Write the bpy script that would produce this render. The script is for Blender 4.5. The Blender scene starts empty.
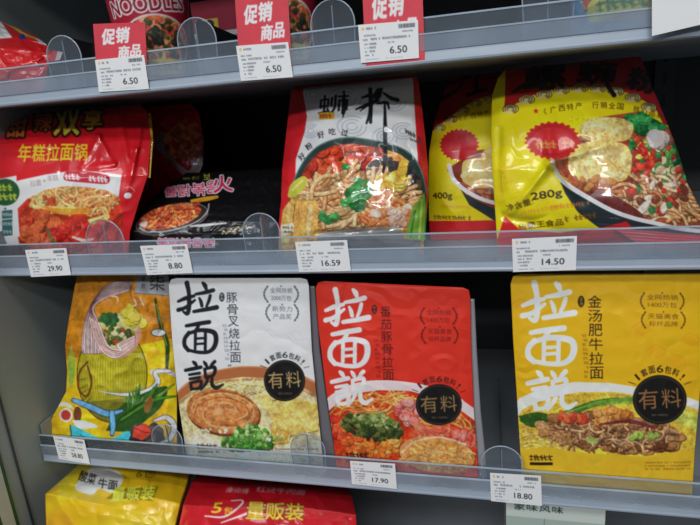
import bpy, math, random
import numpy as np
from mathutils import Vector, Matrix

C = bpy.context.scene.collection
rng = random.Random(7)

# ------------------------------------------------------------------ camera
F = 555.0
CAM = np.array([0.0, -0.56, 1.25])
_d = np.array([170.0, 2100.0, F]); _d /= np.linalg.norm(_d)
_x = np.array([2210.0, -30.0, -F]); _x -= _d * _x.dot(_d); _x /= np.linalg.norm(_x)
_y = np.cross(_d, _x)
if _y[2] < 0: _y = -_y
W = np.stack([_x, _y, -_d])            # world = W @ camera ray
cam_d = bpy.data.cameras.new('camera'); cam = bpy.data.objects.new('camera', cam_d); C.objects.link(cam)
cam_d.sensor_width = 36; cam_d.lens = F / 700 * 36; cam_d.clip_start = 0.01
m = Matrix.Identity(4)
for r in range(3):
    m[r][0] = W[r, 0]; m[r][1] = -W[r, 1]; m[r][2] = -W[r, 2]; m[r][3] = CAM[r]
cam.matrix_world = m
bpy.context.scene.camera = cam

def at(px, py, Y):
    """point of the vertical plane at depth Y along a sight line"""
    px = np.asarray(px, float); py = np.asarray(py, float); Y = np.asarray(Y, float)
    v = np.stack([px - 350, py - 262.5, np.full_like(px, F)], -1)
    r = v @ W.T
    t = (Y - CAM[1]) / r[..., 1]
    return CAM + r * t[..., None]
def proj(p):
    q = W.T @ (np.asarray(p, float) - CAM)
    return 350 + F * q[0] / q[2], 262.5 + F * q[1] / q[2]
def on(px, Y, Z):
    """(px, py, Y) of the point at depth Y and height Z that is seen in column px"""
    p0 = np.array([0., Y, Z]); q0 = W.T @ (p0 - CAM); dx = W.T @ np.array([1., 0, 0])
    k = (px - 350) / F
    X = (k * q0[2] - q0[0]) / (dx[0] - k * dx[2])
    return px, proj((X, Y, Z))[1], Y
def onx(px, Y, Z):
    a = on(px, Y, Z); return float(at(a[0], a[1], Y)[0])

# ------------------------------------------------------------------ materials
def lin(c):
    c = np.asarray(c, float)
    if c.max() > 1.001: c = c / 255.0
    return np.where(c <= 0.04045, c / 12.92, ((c + 0.055) / 1.055) ** 2.4)
GAIN = 1.25
def mat(name, col, rough=0.5, metal=0.0, coat=0.0, noise=0.06, scale=60, spec=0.5, bump=0.0, bscale=200):
    m = bpy.data.materials.new(name); m.use_nodes = True; n = m.node_tree.nodes; l = m.node_tree.links
    b = n['Principled BSDF']; b.inputs['Roughness'].default_value = rough; b.inputs['Metallic'].default_value = metal
    b.inputs['Coat Weight'].default_value = coat; b.inputs['Specular IOR Level'].default_value = spec
    t = n.new('ShaderNodeTexCoord'); nz = n.new('ShaderNodeTexNoise'); nz.inputs['Scale'].default_value = scale
    nz.inputs['Detail'].default_value = 4; l.new(t.outputs['Object'], nz.inputs['Vector'])
    rp = n.new('ShaderNodeValToRGB'); c = lin(col)
    rp.color_ramp.elements[0].position = .3; rp.color_ramp.elements[1].position = .7
    rp.color_ramp.elements[0].color = (*(c * (1 - noise)), 1); rp.color_ramp.elements[1].color = (*np.minimum(c * (1 + noise), 1), 1)
    l.new(nz.outputs['Fac'], rp.inputs['Fac']); l.new(rp.outputs['Color'], b.inputs['Base Color'])
    if bump:
        n2 = n.new('ShaderNodeTexNoise'); n2.inputs['Scale'].default_value = bscale; l.new(t.outputs['Object'], n2.inputs['Vector'])
        bp = n.new('ShaderNodeBump'); bp.inputs['Strength'].default_value = bump; bp.inputs['Distance'].default_value = .001
        l.new(n2.outputs['Fac'], bp.inputs['Height']); l.new(bp.outputs['Normal'], b.inputs['Normal'])
    return m
def print_mat(name, rough, coat=0.0, crough=0.1, spec=0.5, bump=0.0, bscale=90):
    m = bpy.data.materials.new(name); m.use_nodes = True; n = m.node_tree.nodes; l = m.node_tree.links
    b = n['Principled BSDF']
    a = n.new('ShaderNodeAttribute'); a.attribute_name = 'print'; l.new(a.outputs['Color'], b.inputs['Base Color'])
    t = n.new('ShaderNodeTexCoord'); nz = n.new('ShaderNodeTexNoise'); nz.inputs['Scale'].default_value = 40
    l.new(t.outputs['Object'], nz.inputs['Vector'])
    mr = n.new('ShaderNodeMapRange'); mr.inputs['To Min'].default_value = rough * .8; mr.inputs['To Max'].default_value = rough * 1.2
    l.new(nz.outputs['Fac'], mr.inputs['Value']); l.new(mr.outputs['Result'], b.inputs['Roughness'])
    b.inputs['Coat Weight'].default_value = coat; b.inputs['Coat Roughness'].default_value = crough
    b.inputs['Specular IOR Level'].default_value = spec
    if bump:
        n2 = n.new('ShaderNodeTexNoise'); n2.inputs['Scale'].default_value = bscale; n2.inputs['Detail'].default_value = 2
        n2.inputs['Distortion'].default_value = .6; l.new(t.outputs['Object'], n2.inputs['Vector'])
        bp = n.new('ShaderNodeBump'); bp.inputs['Strength'].default_value = bump; bp.inputs['Distance'].default_value = .004
        l.new(n2.outputs['Fac'], bp.inputs['Height']); l.new(bp.outputs['Normal'], b.inputs['Normal']); l.new(bp.outputs['Normal'], b.inputs['Coat Normal'])
    return m
def clear_mat(name, haze=0.06, tint=(251, 252, 254), rough=0.05):
    m = bpy.data.materials.new(name); m.use_nodes = True; n = m.node_tree.nodes; l = m.node_tree.links
    n.remove(n['Principled BSDF']); out = n['Material Output']
    tr = n.new('ShaderNodeBsdfTransparent'); tr.inputs['Color'].default_value = (*lin(tint), 1)
    gl = n.new('ShaderNodeBsdfGlossy'); gl.inputs['Roughness'].default_value = rough
    df = n.new('ShaderNodeBsdfDiffuse'); df.inputs['Color'].default_value = (*lin((190, 205, 220)), 1)
    fr = n.new('ShaderNodeFresnel'); fr.inputs['IOR'].default_value = 1.4
    t = n.new('ShaderNodeTexCoord'); nz = n.new('ShaderNodeTexNoise'); nz.inputs['Scale'].default_value = 25
    l.new(t.outputs['Object'], nz.inputs['Vector'])
    mr = n.new('ShaderNodeMapRange'); mr.inputs['To Min'].default_value = haze * .6; mr.inputs['To Max'].default_value = haze * 1.4
    l.new(nz.outputs['Fac'], mr.inputs['Value'])
    m1 = n.new('ShaderNodeMixShader'); l.new(mr.outputs['Result'], m1.inputs['Fac']); l.new(tr.outputs[0], m1.inputs[1]); l.new(df.outputs[0], m1.inputs[2])
    m2 = n.new('ShaderNodeMixShader'); l.new(fr.outputs[0], m2.inputs['Fac']); l.new(m1.outputs[0], m2.inputs[1]); l.new(gl.outputs[0], m2.inputs[2])
    l.new(m2.outputs[0], out.inputs['Surface'])
    return m

M_FILM = print_mat('printed glossy film', 0.38, coat=0.6, crough=0.08, bump=0.1, bscale=34)
M_CRINKLE = print_mat('printed crinkled film', 0.35, coat=1.0, crough=0.05, bump=0.09, bscale=30)
M_MATTE = print_mat('printed matte pouch film', 0.5, coat=0.0, spec=0.35, bump=0.06, bscale=30)
M_CARD = print_mat('printed card', 0.55, spec=0.3)
M_CUP = print_mat('printed paper cup', 0.4, coat=0.1)
M_RAIL = mat('grey blue rail plastic', (165, 178, 193), .35, scale=30, noise=.04)
M_PLATE = mat('grey painted shelf steel', (150, 156, 162), .45, scale=20)
M_PANEL = mat('grey cabinet side panel', (158, 168, 168), .45, scale=8, noise=.04)
M_BACK = mat('black cabinet back', (54, 56, 60), .5, scale=10, noise=.1)
M_DARK = mat('dark grey steel', (62, 65, 68), .5, scale=30)
M_WHITE = mat('white trim plastic', (205, 210, 205), .4)
M_GREEN = mat('green trim plastic', (40, 90, 60), .4)
M_SILVER = mat('silver foil film', (172, 172, 178), .38, metal=.25, scale=25)
M_GUSSET = mat('grey shaded pouch film', (120, 118, 124), .42, metal=.1, scale=25)  # grey carries the shade on the side of the white pouch
M_CLEAR = clear_mat('clear acrylic', .07)
M_FROST = clear_mat('frosted label pocket', .34, (240, 244, 250), .2)
M_GUARD = clear_mat('scuffed clear guard', .11, (246, 249, 252), .12)
M_EDGE = clear_mat('polished acrylic edge', .8, (245, 248, 252), .1)
M_SLOT_SHADE = mat('black slot shade', (24, 24, 26), .3)

# ------------------------------------------------------------------ objects
def props(o, label=None, cat=None, group=None, kind=None):
    for k, v in (('label', label), ('category', cat), ('group', group), ('kind', kind)):
        if v: o[k] = v
    return o
def thing(name, loc, label, cat, group=None):
    o = bpy.data.objects.new(name, None); C.objects.link(o); o.location = [float(q) for q in loc]; o.empty_display_size = .02
    return props(o, label, cat, group)
def link(name, me, parent=None, mats=()):
    o = bpy.data.objects.new(name, me); C.objects.link(o)
    for q in mats: me.materials.append(q)
    if parent is not None:
        o.parent = parent; p = parent; off = Vector((0, 0, 0))
        while p is not None: off += p.location; p = p.parent
        me.transform(Matrix.Translation(-off))
    return o
def raw(verts, faces, smooth=False):
    me = bpy.data.meshes.new('mesh'); me.from_pydata([tuple(map(float, v)) for v in verts], [], faces)
    me.validate(); me.update()
    if smooth: me.shade_smooth()
    return me
class MB:
    def __init__(s): s.v = []; s.f = []; s.m = []
    def add(s, vs, fs, mi=0):
        b = len(s.v); s.v += [tuple(v) for v in vs]; s.f += [tuple(i + b for i in f) for f in fs]; s.m += [mi] * len(fs); return s
    def box(s, x0, x1, y0, y1, z0, z1, mi=0, bev=0):
        if not bev:
            vs = [(x, y, z) for z in (z0, z1) for y in (y0, y1) for x in (x0, x1)]
            return s.add(vs, [(0, 2, 3, 1), (4, 5, 7, 6), (0, 1, 5, 4), (2, 6, 7, 3), (0, 4, 6, 2), (1, 3, 7, 5)], mi)
        p = [(y0 + bev, z0), (y1 - bev, z0), (y1, z0 + bev), (y1, z1 - bev), (y1 - bev, z1), (y0 + bev, z1), (y0, z1 - bev), (y0, z0 + bev)]
        return s.prism(p, x0, x1, mi)
    def prism(s, yz, x0, x1, mi=0):
        n = len(yz); vs = [(x0, y, z) for y, z in yz] + [(x1, y, z) for y, z in yz]
        fs = [(i, (i + 1) % n, n + (i + 1) % n, n + i) for i in range(n)] + [tuple(range(n - 1, -1, -1)), tuple(range(n, 2 * n))]
        return s.add(vs, fs, mi)
    def outline(s, xz, y0, y1, mi=0, rim=None):
        n = len(xz); vs = [(x, y0, z) for x, z in xz] + [(x, y1, z) for x, z in xz]
        s.add(vs, [tuple(range(n)), tuple(range(2 * n - 1, n - 1, -1))], mi)
        return s.add(vs, [(i, n + i, n + (i + 1) % n, (i + 1) % n) for i in range(n)], mi if rim is None else rim)
    def tube(s, pts, r, mi=0, k=6):
        vs = []
        for i, p in enumerate(pts):
            a = np.array(pts[max(i - 1, 0)], float); b = np.array(pts[min(i + 1, len(pts) - 1)], float); t = b - a; t /= np.linalg.norm(t)
            u = np.cross(t, (0, 0, 1) if abs(t[2]) < .9 else (0, 1, 0)); u /= np.linalg.norm(u); w = np.cross(t, u)
            vs += [tuple(np.array(p) + r * (u * math.cos(2 * math.pi * j / k) + w * math.sin(2 * math.pi * j / k))) for j in range(k)]
        fs = [(i * k + j, i * k + (j + 1) % k, (i + 1) * k + (j + 1) % k, (i + 1) * k + j) for i in range(len(pts) - 1) for j in range(k)]
        fs += [tuple(range(k - 1, -1, -1)), tuple(range(len(vs) - k, len(vs)))]
        return s.add(vs, fs, mi)
    def build(s, name, mats, parent=None, smooth=False):
        me = raw(s.v, s.f, smooth)
        if len(me.polygons) == len(s.m): me.polygons.foreach_set('material_index', s.m)
        import bmesh
        bm = bmesh.new(); bm.from_mesh(me); bmesh.ops.recalc_face_normals(bm, faces=bm.faces); bm.to_mesh(me); bm.free()
        return link(name, me, parent, mats if isinstance(mats, (list, tuple)) else [mats])

# ------------------------------------------------------------------ printing
def vnoise(h, w, cell, seed):
    r = np.random.RandomState(seed); gh, gw = int(h / cell) + 3, int(w / cell) + 3
    g = r.rand(gh, gw); y = np.arange(h) / cell; x = np.arange(w) / cell
    yi = y.astype(int); xi = x.astype(int); fy = (y - yi); fx = (x - xi); fy = fy * fy * (3 - 2 * fy); fx = fx * fx * (3 - 2 * fx)
    fy = fy[:, None]; fx = fx[None]
    a = g[yi][:, xi]; b = g[yi][:, xi + 1]; c = g[yi + 1][:, xi]; d = g[yi + 1][:, xi + 1]
    return (a * (1 - fx) + b * fx) * (1 - fy) + (c * (1 - fx) + d * fx) * fy
def fbm(h, w, cell, seed, o=4):
    s = 0; a = 1; t = 0
    for i in range(o): s = s + a * vnoise(h, w, max(cell / 2 ** i, 1.01), seed + i); t += a; a *= .55
    return s / t
_gl = {}
def glyphs(s, bold):
    if (s, bold) not in _gl:
        cu = bpy.data.curves.new('t', 'FONT'); cu.body = s; cu.offset = bold; cu.resolution_u = 3; cu.fill_mode = 'FRONT'
        o = bpy.data.objects.new('t', cu); C.objects.link(o)
        me = bpy.data.meshes.new_from_object(o.evaluated_get(bpy.context.evaluated_depsgraph_get()))
        me.calc_loop_triangles()
        v = np.array([q.co[:2] for q in me.vertices]).reshape(-1, 2); t = np.array([q.vertices[:] for q in me.loop_triangles]).reshape(-1, 3)
        C.objects.unlink(o); bpy.data.objects.remove(o); bpy.data.curves.remove(cu); bpy.data.meshes.remove(me)
        if len(v):
            lo = v.min(0); hi = v.max(0); v = (v - lo) / np.maximum(hi - lo, 1e-6) - .5
        _gl[(s, bold)] = (v, t)
    return _gl[(s, bold)]
def smooth(pts, n=8):
    p = np.array(pts, float)
    if len(p) < 3: return p
    q = np.vstack([2 * p[0] - p[1], p, 2 * p[-1] - p[-2]]); out = []
    for i in range(1, len(q) - 2):
        for t in np.linspace(0, 1, n, endpoint=False):
            a, b, c, d = q[i - 1], q[i], q[i + 1], q[i + 2]
            out.append(.5 * (2 * b + (c - a) * t + (2 * a - 5 * b + 4 * c - d) * t * t + (3 * b - a - 3 * c + d) * t ** 3))
    return np.array(out + [p[-1]])
class Art:
    """a print: artwork coordinates x0..x1, y0..y1, k samples per unit"""
    def __init__(s, x0, y0, x1, y1, base, k=4):
        s.x0, s.y0, s.x1, s.y1, s.k = x0, y0, x1, y1, k; s.h = int((y1 - y0) * k) + 1; s.w = int((x1 - x0) * k) + 1
        s.a = np.empty((s.h, s.w, 3), np.float32); s.a[:] = np.array(base, float) / 255; s.clip = None; s.r = random.Random(int(x0 * 7 + y0 * 13))
    def _win(s, xa, ya, xb, yb):
        i0 = max(int((ya - s.y0) * s.k) - 1, 0); i1 = min(int((yb - s.y0) * s.k) + 2, s.h); j0 = max(int((xa - s.x0) * s.k) - 1, 0); j1 = min(int((xb - s.x0) * s.k) + 2, s.w)
        if i1 <= i0 or j1 <= j0: return None
        Y, X = np.mgrid[i0:i1, j0:j1]
        return (slice(i0, i1), slice(j0, j1)), X / s.k + s.x0, Y / s.k + s.y0
    def put(s, sl, mk, col, al=1.0):
        if s.clip is not None: mk = mk * s.clip[sl]
        mk = (mk * al)[..., None]; s.a[sl] = s.a[sl] * (1 - mk) + np.array(col, np.float32) / 255 * mk
    def ell(s, cx, cy, rx, ry, col, rot=0, al=1.0, soft=0):
        R = max(rx, ry) + 1; w = s._win(cx - R, cy - R, cx + R, cy + R)
        if not w: return
        sl, X, Y = w; c, n = math.cos(math.radians(rot)), math.sin(math.radians(rot)); dx, dy = X - cx, Y - cy
        u = (dx * c + dy * n) / rx; v = (-dx * n + dy * c) / ry; r = np.sqrt(u * u + v * v)
        mk = np.clip((1 - r) / soft, 0, 1) if soft else np.clip((1 - r) * min(rx, ry) * s.k + .5, 0, 1)
        s.put(sl, mk, col, al)
    def pmask(s, pts):
        p = np.array(pts, float); w = s._win(*(p.min(0) - .5), *(p.max(0) + .5))
        if not w: return None
        sl, X, Y = w; acc = 0
        for ox, oy in ((-.25, -.25), (.25, -.25), (-.25, .25), (.25, .25)):
            x = X + ox / s.k; y = Y + oy / s.k; ins = np.zeros(x.shape, bool)
            for i in range(len(p)):
                (xa, ya), (xb, yb) = p[i], p[i - 1]
                if ya == yb: continue
                cr = ((ya > y) != (yb > y)) & (x < (xb - xa) * (y - ya) / (yb - ya) + xa); ins ^= cr
            acc = acc + ins
        return sl, acc / 4.0
    def poly(s, pts, col, al=1.0, sm=False):
        if sm: pts = smooth(list(pts) + [pts[0]])
        r = s.pmask(pts)
        if r: s.put(r[0], r[1], col, al)
    def setclip(s, pts=None, sm=False):
        s.clip = None
        if pts is not None:
            if sm: pts = smooth(list(pts) + [pts[0]])
            r = s.pmask(pts); s.clip = np.zeros((s.h, s.w), np.float32)
            if r: s.clip[r[0]] = r[1]
    def cliptoell(s, cx, cy, rx, ry, rot=0):
        t = np.linspace(0, 2 * np.pi, 60, endpoint=False); c, n = math.cos(math.radians(rot)), math.sin(math.radians(rot))
        s.setclip(np.stack([cx + rx * np.cos(t) * c - ry * np.sin(t) * n, cy + rx * np.cos(t) * n + ry * np.sin(t) * c], 1))
    def stroke(s, pts, wd, col, al=1.0, sm=True):
        p = smooth(pts, 6) if sm else np.array(pts, float)
        ww = np.interp(np.linspace(0, 1, len(p)), np.linspace(0, 1, len(wd)), wd) / 2 if isinstance(wd, (list, tuple)) else np.full(len(p), wd / 2)
        R = ww.max() + .5; w = s._win(*(p.min(0) - R), *(p.max(0) + R))
        if not w: return
        sl, X, Y = w; mk = np.zeros(X.shape)
        for i in range(len(p) - 1):
            a, b = p[i], p[i + 1]; d = b - a; L = d @ d
            t = np.clip(((X - a[0]) * d[0] + (Y - a[1]) * d[1]) / L, 0, 1) if L > 1e-9 else np.zeros(X.shape)
            D = np.hypot(X - a[0] - t * d[0], Y - a[1] - t * d[1]); mk = np.maximum(mk, np.clip((ww[i] + t * (ww[i + 1] - ww[i]) - D) * s.k + .5, 0, 1))
        s.put(sl, mk, col, al)
    def text(s, tx, cx, cy, w, h, col, rot=0, shear=0, bold=0.0, out=None, ow=1.0, al=1.0, grad=None):
        v, t = glyphs(tx, 0.0)
        if not len(v): return
        x = v[:, 0] * w + v[:, 1] * h * shear; y = -v[:, 1] * h; c, n = math.cos(math.radians(rot)), math.sin(math.radians(rot))
        P = np.stack([cx + x * c - y * n, cy + x * n + y * c], 1); R = ow + 1
        wn = s._win(*(P.min(0) - R), *(P.max(0) + R))
        if not wn: return
        sl, X, Y = wn; i0, j0 = sl[0].start, sl[1].start; SS = 3; mk = np.zeros((X.shape[0] * SS, X.shape[1] * SS), bool)
        Q = (P - [s.x0, s.y0]) * s.k; Q = ((Q - [j0, i0]) + .5) * SS - .5
        for a, b, d in Q[t]:
            lo = np.maximum(np.floor(np.minimum(np.minimum(a, b), d)).astype(int), 0); hi = np.ceil(np.maximum(np.maximum(a, b), d)).astype(int) + 1
            hi = np.minimum(hi, [mk.shape[1], mk.shape[0]])
            if (hi <= lo).any(): continue
            yy, xx = np.mgrid[lo[1]:hi[1], lo[0]:hi[0]]
            e = lambda p, q: (q[0] - p[0]) * (yy - p[1]) - (q[1] - p[1]) * (xx - p[0])
            e1, e2, e3 = e(a, b), e(b, d), e(d, a)
            mk[lo[1]:hi[1], lo[0]:hi[0]] |= ((e1 >= -.01) & (e2 >= -.01) & (e3 >= -.01)) | ((e1 <= .01) & (e2 <= .01) & (e3 <= .01))
        rb = bold * min(h, w / max(len(tx), 1)) * s.k * SS * 1.1; r0 = int(math.ceil(rb))
        if bold > 0 and r0 >= 1:
            big = mk.copy()
            for dy in range(-r0, r0 + 1):
                for dx in range(-r0, r0 + 1):
                    if 0 < dx * dx + dy * dy <= rb * rb + .3: big |= np.roll(np.roll(mk, dy, 0), dx, 1)
            mk = big
        mk = mk.reshape(X.shape[0], SS, X.shape[1], SS).mean((1, 3))
        if out is not None:
            r = int(round(ow * s.k)); big = mk.copy()
            for dy in range(-r, r + 1):
                for dx in range(-r, r + 1):
                    if dx * dx + dy * dy <= r * r + .5: big = np.maximum(big, np.roll(np.roll(mk, dy, 0), dx, 1))
            s.put(sl, big, out, al)
        if grad is None: s.put(sl, mk, col, al)
        else:
            q = np.clip((X - P[:, 0].min()) / np.ptp(P[:, 0]), 0, 1)[..., None]; cc = np.array(col) * (1 - q) + np.array(grad) * q
            mk = (mk * al * (1 if s.clip is None else s.clip[sl]))[..., None]; s.a[sl] = s.a[sl] * (1 - mk) + cc / 255 * mk
    def vtext(s, tx, x, y0, y1, w, col, bold=0.0, dx=0.0, fill=.86):
        n = len(tx); st = (y1 - y0) / n
        for i, ch in enumerate(tx): s.text(ch, x + dx * (i + .5) / n, y0 + (i + .5) * st, w, st * fill, col, bold=bold)
    def arctext(s, tx, cx, cy, rx, ry, a0, a1, w, h, col, bold=0.0):
        for i, ch in enumerate(tx):
            a = math.radians(a0 + (a1 - a0) * i / max(len(tx) - 1, 1)); x = cx + rx * math.sin(a); y = cy - ry * math.cos(a)
            s.text(ch, x, y, w * (.34 if ch in '1!' else .42 if ch in '/\\' else 1), h, col, rot=math.degrees(math.atan2(ry * math.sin(a), rx * math.cos(a))), bold=bold)
    def mottle(s, cell, amt, seed=1, col=None):
        n = fbm(s.h, s.w, cell * s.k, seed)[..., None] - .5
        mk = 1.0 if s.clip is None else s.clip[..., None]
        if col is None: s.a = np.clip(s.a * (1 + n * 2 * amt * mk), 0, 1)
        else:
            q = np.clip(n * 4, 0, 1) * amt * mk; s.a = s.a * (1 - q) + np.array(col, np.float32) / 255 * q
    def grain(s):
        s.mottle(4.5, .22, 51); s.mottle(1.6, .3, 52); s.mottle(8, .16, 53)
    def cluster(s, cx, cy, rx, ry, pal, n, size, asp=1.6, rot=None, hl=.35, dark=.55, seed=3, crot=0):
        r = random.Random(seed); c, q = math.cos(math.radians(crot)), math.sin(math.radians(crot))
        for i in range(n):
            a = r.random() * 6.283; d = math.sqrt(r.random()); u, v = rx * d * math.cos(a), ry * d * math.sin(a); x, y = cx + u * c - v * q, cy + u * q + v * c
            z = size * (.7 + .6 * r.random()); col = np.array(pal[r.randrange(len(pal))], float); ro = (r.random() * 180 if rot is None else rot + r.uniform(-25, 25)); ap = 1 + (asp - 1) * r.random()
            s.ell(x + z * .12, y + z * .18, z * ap * 1.08, z * 1.08, col * dark, ro, .8); s.ell(x, y, z * ap, z, col, ro)
            s.ell(x - z * .2, y - z * .3, z * ap * .55, z * .4, col + (255 - col) * .6, ro, hl, soft=1)
    def strands(s, cx, cy, rx, ry, pal, n, ln, wd, rot=0, spread=40, curl=.5, seed=5, dark=.6):
        r = random.Random(seed)
        for i in range(n):
            a = r.random() * 6.283; d = math.sqrt(r.random()); x, y = cx + rx * d * math.cos(a), cy + ry * d * math.sin(a)
            th = math.radians(rot + r.uniform(-spread, spread)); L = ln * (.6 + .8 * r.random()); k = curl * r.uniform(-1, 1)
            p = []
            for t in np.linspace(-.5, .5, 5): p.append((x + L * (t * math.cos(th + k * t * 3)), y + L * (t * math.sin(th + k * t * 3))))
            col = np.array(pal[r.randrange(len(pal))], float); p = np.array(p)
            s.stroke(p + [.25, .4], wd * 1.35, col * dark, .75); s.stroke(p, wd, col); s.stroke(p - [.1, wd * .22], wd * .3, col + (255 - col) * .55, .6)
    def squiggle(s, x0, x1, y, h, col, seed=1, al=.8, slope=0.0):
        r = random.Random(seed); x = x0
        while x < x1:
            w = r.uniform(.5, 1.1) * h
            if r.random() > .12:
                yy = y + slope * (x - x0)
                s.stroke([(x, yy - h * .3 * r.random()), (x + w * .7, yy - h * .3 * r.random())], h * .28, col, al, sm=False); s.stroke([(x + w * .35 * r.random(), yy - h / 2), (x + w * .4, yy + h / 2)], h * .25, col, al, sm=False)
                s.stroke([(x, yy + h * .4 * r.random()), (x + w * .7, yy + h * .4)], h * .25, col, al * .8, sm=False)
            x += w
    def sample(s, px, py):
        a = s.a; k = max(1, s.k // 2)          # small box filter, then bilinear
        c = np.cumsum(np.cumsum(np.pad(a.astype(np.float64), ((k + 1, k), (k + 1, k), (0, 0)), mode='edge'), 0), 1); q = 2 * k + 1
        b = (c[q:, q:] - c[:-q, q:] - c[q:, :-q] + c[:-q, :-q]) / q ** 2
        x = np.clip((px - s.x0) * s.k, 0, b.shape[1] - 1.001); y = np.clip((py - s.y0) * s.k, 0, b.shape[0] - 1.001)
        xi = np.clip(x.astype(int), 0, b.shape[1] - 2); yi = np.clip(y.astype(int), 0, b.shape[0] - 2); fx = (x - xi)[..., None]; fy = (y - yi)[..., None]
        return (b[yi, xi] * (1 - fx) + b[yi, xi + 1] * fx) * (1 - fy) + (b[yi + 1, xi] * (1 - fx) + b[yi + 1, xi + 1] * fx) * fy
def set_print(me, srgb):
    col = np.ones((len(me.vertices), 4), np.float32); col[:, :3] = np.minimum(lin(np.clip(srgb, 0, 1)) * GAIN, .92)
    at_ = me.color_attributes.new('print', 'FLOAT_COLOR', 'POINT'); at_.data.foreach_set('color', col.ravel())

# ------------------------------------------------------------------ packages
def resample(pl, n):
    p = np.array(pl, float); d = np.r_[0, np.cumsum(np.hypot(*np.diff(p[:, :2], axis=0).T))]; t = np.linspace(0, d[-1], n)
    return np.stack([np.interp(t, d, p[:, i]) for i in range(3)], 1)
def package(name, left, right, art, mats, parent, tf=.01, tb=.01, res=1.6, pu=2.0, pv=2.0, top=None, bot=None, wr=0.0, wcell=22, seed=1, folds=(), crimp=0.0, flatback=False, ncr=40):
    """closed film package: front skin through two edge polylines (px, py, depth), puffed by tf in front and tb behind"""
    Lw = np.abs(np.array(right)[:, 0].mean() - np.array(left)[:, 0].mean()); Hh = max(np.ptp(np.array(left)[:, 1]), np.ptp(np.array(right)[:, 1]), 4)
    nu = max(int(Lw * res), 6); nv = max(int(Hh * res), 6)
    A = resample(left, nv); B = resample(right, nv); u = np.linspace(0, 1, nu)[None, :, None]; v = np.linspace(0, 1, nv)
    G = A[:, None] * (1 - u) + B[:, None] * u
    uu = np.linspace(0, 1, nu)
    if top is not None: G[..., 1] += np.interp(uu, *zip(*top))[None] * ((1 - v) ** 3)[:, None]
    if bot is not None: G[..., 1] += np.interp(uu, *zip(*bot))[None] * (v ** 3)[:, None]
    P = at(G[..., 0], G[..., 1], G[..., 2])
    nrm = np.cross(P[-1, 0] - P[0, 0], P[0, -1] - P[0, 0]) + np.cross(P[-1, -1] - P[0, -1], P[-1, -1] - P[-1, 0]); nrm /= np.linalg.norm(nrm)
    if nrm[1] > 0: nrm = -nrm
    U, V = np.meshgrid(uu, v); env = (1 - np.abs(2 * U - 1) ** pu) * (1 - np.abs(2 * V - 1) ** pv)
    h = tf * env
    if wr:
        n = fbm(nv, nu, wcell * res, seed, 3) - .5
        h = h + wr * (1 - np.abs(1 - 2 * np.clip(np.abs(n) * 3, 0, 1))) * np.minimum(env * 4, 1) + wr * 1.5 * n * np.minimum(env * 4, 1)
    for (xa, ya, xb, yb, wd, amp) in folds:
        dx, dy = xb - xa, yb - ya; t = np.clip(((G[..., 0] - xa) * dx + (G[..., 1] - ya) * dy) / (dx * dx + dy * dy), 0, 1)
        D = np.hypot(G[..., 0] - xa - t * dx, G[..., 1] - ya - t * dy); h = h + amp * np.exp(-(D / wd) ** 2) * (1 - .7 * t) * np.minimum(env * 8, 1)
    if crimp: h = h + crimp * np.sin(V * ncr) * np.minimum(env * 20, 1)
    cv = CAM - P.mean((0, 1)); cv /= np.linalg.norm(cv)      # the face is puffed toward the aisle
    P = P + cv * h[..., None]
    idx = np.arange(nu * nv).reshape(nv, nu)
    q = np.stack([idx[:-1, :-1], idx[1:, :-1], idx[1:, 1:], idx[:-1, 1:]], -1).reshape(-1, 4)
    loop = np.r_[idx[0, :], idx[1:, -1], idx[-1, -2::-1], idx[-2:0:-1, 0]]; bp = P.reshape(-1, 3)[loop]; Gc = G.reshape(-1, 3)[loop]
    verts = [P.reshape(-1, 3)]; cols = art.sample(G[..., 0], G[..., 1]).reshape(-1, 3); bc = cols[loop]; cl = [cols]
    cen = P.mean((0, 1)); quads = [q]; prev = loop; base = nu * nv; n = len(loop)
    for s_ in ((.03, .15, .35, .65) if tb > .002 else (.004, .5)):
        ring = cen + (bp - cen) * (1 - s_); ring = ring - nrm * np.dot(ring - (bp + (cen - bp) * s_), nrm)[:, None] * 0
        ring = ring - nrm * (tb * min(1, (1 - (1 - s_) ** 4) * 1.05))
        # the front skin bulges, so the back follows the edge plane rather than the bulge
        ring = ring - nrm * (np.dot(cen - bp.mean(0), nrm) * s_)
        cur = base + np.arange(n); verts.append(ring); cl.append(bc)
        quads.append(np.stack([prev, np.roll(prev, -1), np.roll(cur, -1), cur], -1)); prev = cur; base += n
    verts = np.vstack(verts); ec = bp.mean(0) - nrm * tb; verts = np.vstack([verts, ec[None]]); cl.append(bc.mean(0)[None])
    quads = np.vstack(quads); tri = np.stack([prev, np.roll(prev, -1), np.full(n, base)], -1)
    me = bpy.data.meshes.new(name); nq, nt = len(quads), len(tri)
    me.vertices.add(len(verts)); me.vertices.foreach_set('co', verts.astype(np.float32).ravel())
    me.loops.add(nq * 4 + nt * 3); me.loops.foreach_set('vertex_index', np.r_[quads.ravel(), tri.ravel()].astype(np.int32))
    me.polygons.add(nq + nt); me.polygons.foreach_set('loop_start', np.r_[np.arange(nq) * 4, nq * 4 + np.arange(nt) * 3].astype(np.int32))
    me.update(calc_edges=True); me.validate()
    # make sure the skin faces outward
    f0 = me.polygons[(nv // 2) * (nu - 1) + nu // 2].normal
    if np.dot(f0, nrm) < 0: me.flip_normals()
    me.shade_smooth(); set_print(me, np.vstack(cl))
    return link(name, me, parent, mats if isinstance(mats, (list, tuple)) else [mats])
def base_of(left, right):
    p = at(left[-1][0], left[-1][1], left[-1][2]); q = at(right[-1][0], right[-1][1], right[-1][2]); return (p + q) / 2
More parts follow.
